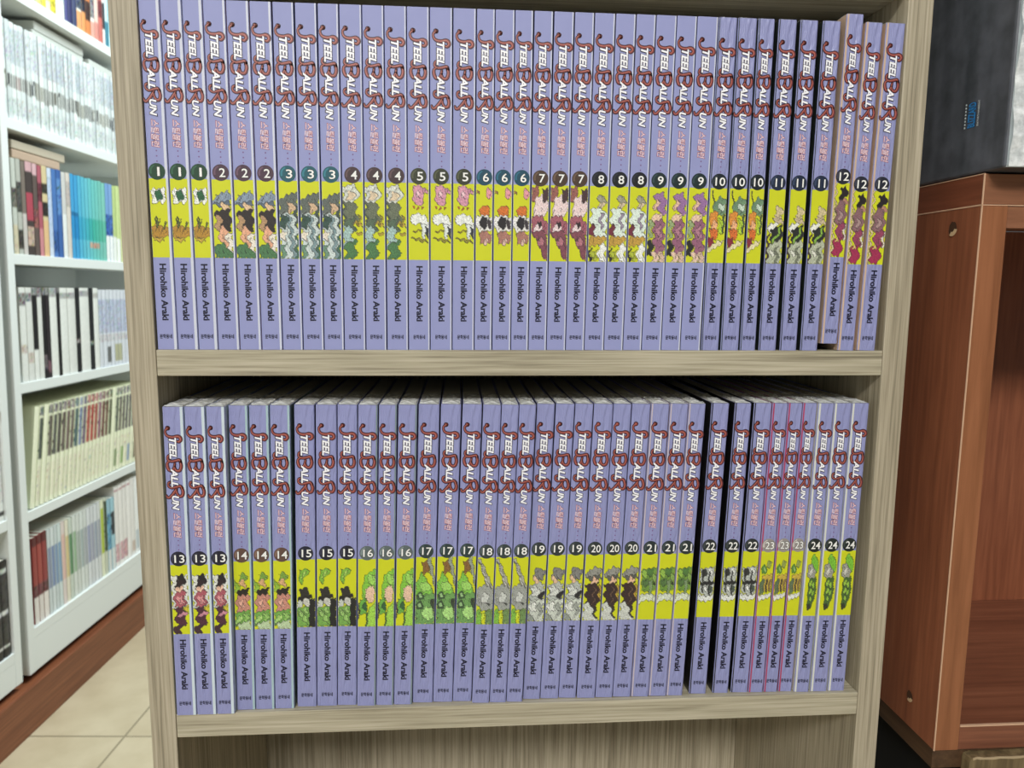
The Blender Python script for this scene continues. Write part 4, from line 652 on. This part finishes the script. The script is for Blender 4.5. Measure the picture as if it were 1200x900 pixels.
# pale worn edge lines
e = 0.00045
cpart('worn_edge', MB().box(X0 - e / 2, X0 + e, YF - e / 2, YF + e, ZBOT, ZTOP), [PALE])
cpart('worn_edge', MB().box(X0 - e / 2, X0 + e, YF, YB, ZTOP - 0.0177, ZTOP - 0.0169), [PALE])
cpart('worn_edge', MB().box(X0, X1, YF - e / 2, YF + e, ZTOP - 0.0176, ZTOP - 0.0171), [PALE])
cpart('worn_edge', MB().box(X0 - e / 2, X0 + e, YF, YB, ZTOP - 0.0003, ZTOP + 0.0002), [PALE])
cpart('worn_edge', MB().box(X0 + TS, X1 - TS, YF - 0.0003, YF + 0.0012, ZBOT + 0.0156, ZBOT + 0.0166), [PALE])
def chip(y, z, r, seed, a0, a1):
    rnd = random.Random(seed); mb = MB()
    n = 16
    mb.add([(X0 - 0.0003, y + r * 0.85 * math.cos(a) * rnd.uniform(.85, 1.1), z + r * math.sin(a) * rnd.uniform(.85, 1.1)) for a in [2 * math.pi * k / n for k in range(n)]], [tuple(range(n))], 0)
    out = [(X0 - 0.0006, y + r * 1.1 * math.cos(a), z + r * 1.1 * math.sin(a)) for a in [a0 + (a1 - a0) * k / 8 for k in range(9)]]
    inn = [(X0 - 0.0006, y + r * .45 * math.cos(a), z + r * .5 * math.sin(a)) for a in [a1 - (a1 - a0) * k / 8 for k in range(9)]]
    mb.add(out + inn, [tuple(range(18))], 1)
    cpart('screw_hole', mb, [mat('hole_dark', (70, 44, 26), 0.7), mat('hole_chipped', (206, 176, 136), 0.7)])
chip(0.0035, 0.0735, 0.0042, 3, 3.3, 5.2)
chip(0.0075, -0.2285, 0.0036, 4, 3.4, 5.2)
# base board under the cabinet, and the stand: body blackened as shade, chipped wooden front
sd = tag(empty('cabinet_stand', (0.76, 0.07, FLOOR_Z)), 'stand with shade-dark body and chipped brown wooden front, under the red-brown cabinet', 'stand')
sinv = Matrix.Translation(-Vector(sd.location))
GAP_SHADE = mat('stand_gap_shade', (13, 11, 10), 0.8)  # near-black colour stands in for the shade in the gap below the cabinet
def spart(name, mb, m): o = mb.build(name, m, sd); o.matrix_parent_inverse = sinv; return o
spart('base_board', MB().box(X0 + 0.0004, X1, YF + 0.0015, YB, ZBOT - 0.0128, ZBOT - 0.0003, 0, 0.0004), [DARKW])
spart('body', MB().box(X0 + 0.012, X1, YF + 0.012, YB, FLOOR_Z, ZBOT - 0.0130), [GAP_SHADE])
OLIVE = wood('chipped_olive_wood', (66, 54, 36), (104, 88, 60), (138, 120, 86), 2, 1.0, 0.6, 0.25, 1.0)
rnd = random.Random(2); xa = 0.4858; top = []
for k in range(60):
    x = xa + 0.002 + (X1 - xa - 0.003) * (k / 59) ** 1.6; top.append((x, ZBOT - 0.0012 - rnd.uniform(0, .0007)))
prof = [(xa, FLOOR_Z + 0.001), (xa, ZBOT - 0.005), (xa + 0.0006, ZBOT - 0.0026)] + top + [(X1, FLOOR_Z + 0.001)]
spart('front_panel', MB().prism(prof, YF - 0.006, YF + 0.0012), [OLIVE])
hl = [(x, z + 0.0003) for x, z in top] + [(x, z - 0.0009 - rnd.uniform(0, .0005)) for x, z in reversed(top)]
spart('chipped_edge', MB().prism(hl, YF - 0.0064, YF - 0.0058), [mat('chip_pale', (176, 156, 124), 0.7)])

# ------------------------------------------------------------------ dark wrapped box on the cabinet
def box_mat():
    m = bpy.data.materials.new('dark_printed_card'); m.use_nodes = True
    nt = m.node_tree; N = nt.nodes; L = nt.links; b = N['Principled BSDF']
    tc = N.new('ShaderNodeTexCoord'); mp = N.new('ShaderNodeMapping'); mp.inputs['Scale'].default_value = (1, 60, 3)
    n1 = N.new('ShaderNodeTexNoise'); n1.inputs['Scale'].default_value = 1; n1.inputs['Detail'].default_value = 2
    n2 = N.new('ShaderNodeTexNoise'); n2.inputs['Scale'].default_value = 70; n2.inputs['Detail'].default_value = 5
    mx = N.new('ShaderNodeMix'); mx.data_type = 'FLOAT'; mx.inputs[0].default_value = 0.5
    L.new(tc.outputs['Object'], mp.inputs['Vector']); L.new(mp.outputs[0], n1.inputs['Vector']); L.new(tc.outputs['Object'], n2.inputs['Vector'])
    L.new(n1.outputs[0], mx.inputs[2]); L.new(n2.outputs[0], mx.inputs[3])
    cr = N.new('ShaderNodeValToRGB'); e = cr.color_ramp.elements
    e[0].position = 0.38; e[0].color = lin((60, 64, 70)); e[1].position = 0.62; e[1].color = lin((92, 95, 104))
    L.new(mx.outputs[0], cr.inputs[0]); L.new(cr.outputs[0], b.inputs['Base Color'])
    b.inputs['Roughness'].default_value = 0.5; b.inputs['Coat Weight'].default_value = 0.35; b.inputs['Coat Roughness'].default_value = 0.25
    bp = N.new('ShaderNodeBump'); bp.inputs['Strength'].default_value = 0.3; bp.inputs['Distance'].default_value = 0.002
    L.new(n2.outputs[0], bp.inputs['Height']); L.new(bp.outputs[0], b.inputs['Coat Normal'])
    return m
DARKBOX = box_mat()
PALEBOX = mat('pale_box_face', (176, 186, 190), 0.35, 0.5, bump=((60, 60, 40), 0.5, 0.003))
bx = tag(empty('wrapped_box', (X0, -0.0345, ZTOP + 0.0006)), 'dark slate box in clear plastic with a small blue logo, on the red-brown cabinet', 'box')
bx.rotation_euler = (0, 0, math.radians(-1.0))
BL, BW, BHh = 0.19, 0.30, 0.27
bxc = MB().box(0, BW, 0, BL, 0.0004, BHh, 0, 0.0015)
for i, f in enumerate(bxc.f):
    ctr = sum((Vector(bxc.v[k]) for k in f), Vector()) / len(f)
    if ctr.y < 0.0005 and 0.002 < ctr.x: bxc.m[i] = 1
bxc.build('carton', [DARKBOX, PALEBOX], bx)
# logo on the side that faces the bookcase (reads upwards)
lb = MB(); LBLUE = mat('logo_blue', (52, 132, 196), 0.4); LWH = mat('logo_white', (206, 214, 216), 0.4); LDK = mat('logo_navy', (22, 40, 84), 0.4)
def side_text(body, y_top, y_bot, z0, z1, xo, mi, fat, space=1.0):
    """letters climbing up the side: text runs +z, letter tops point to +y (away from the viewer)"""
    vs, fs, bb_ = text_mesh(body, fat, 0.0, space)
    out = []
    for a, b in vs:
        u = (a - bb_[0]) / (bb_[1] - bb_[0]); v = (b - bb_[2]) / (bb_[3] - bb_[2])
        out.append((xo, y_bot + v * (y_top - y_bot), z0 + u * (z1 - z0)))
    lb.add(out, fs, mi)
ly = 0.0345
zb = ZTOP + 0.0006
side_text('BLIZZARD', -0.0006 + ly, -0.0077 + ly, 0.1302 - zb, 0.1446 - zb, -0.00012, 2, 0.07)
side_text('BLIZZARD', -0.0009 + ly, -0.0074 + ly, 0.1304 - zb, 0.1444 - zb, -0.0002, 0, 0.035)
side_text('ENTERTAINMENT', -0.0090 + ly, -0.0104 + ly, 0.1304 - zb, 0.1446 - zb, -0.0001, 1, 0.03, 1.25)
for k in range(8):                                                  # a second line of tiny white print, too small to read
    lb.add([(-0.0001, 0.0008 + ly + dy, 0.1306 - zb + k * 0.00185 + dz) for dy, dz in ((0, 0), (0.0014, 0.0002), (0.0013, 0.0012), (0.0002, 0.0011))], [(0, 1, 2, 3)], 1)
lb.build('logo', [LBLUE, LWH, LDK], bx)
# loose crinkled film along the front corner and the foot
rnd = random.Random(9); mb = MB(); nz, ny = 34, 3
for (fx) in (0,):
    vs = []
    for i in range(nz + 1):
        for j in range(ny + 1):
            t = j / ny
            vs.append((0.0010 + 0.05 * t, -0.0014 - rnd.uniform(0, .0022) - .001 * math.sin(i * .9 + j), 0.0008 + (BHh - 0.002) * i / nz))
    mb.add(vs, [(i * (ny + 1) + j, i * (ny + 1) + j + 1, (i + 1) * (ny + 1) + j + 1, (i + 1) * (ny + 1) + j) for i in range(nz) for j in range(ny)])
mb.build('plastic_wrap', FILM, bx)
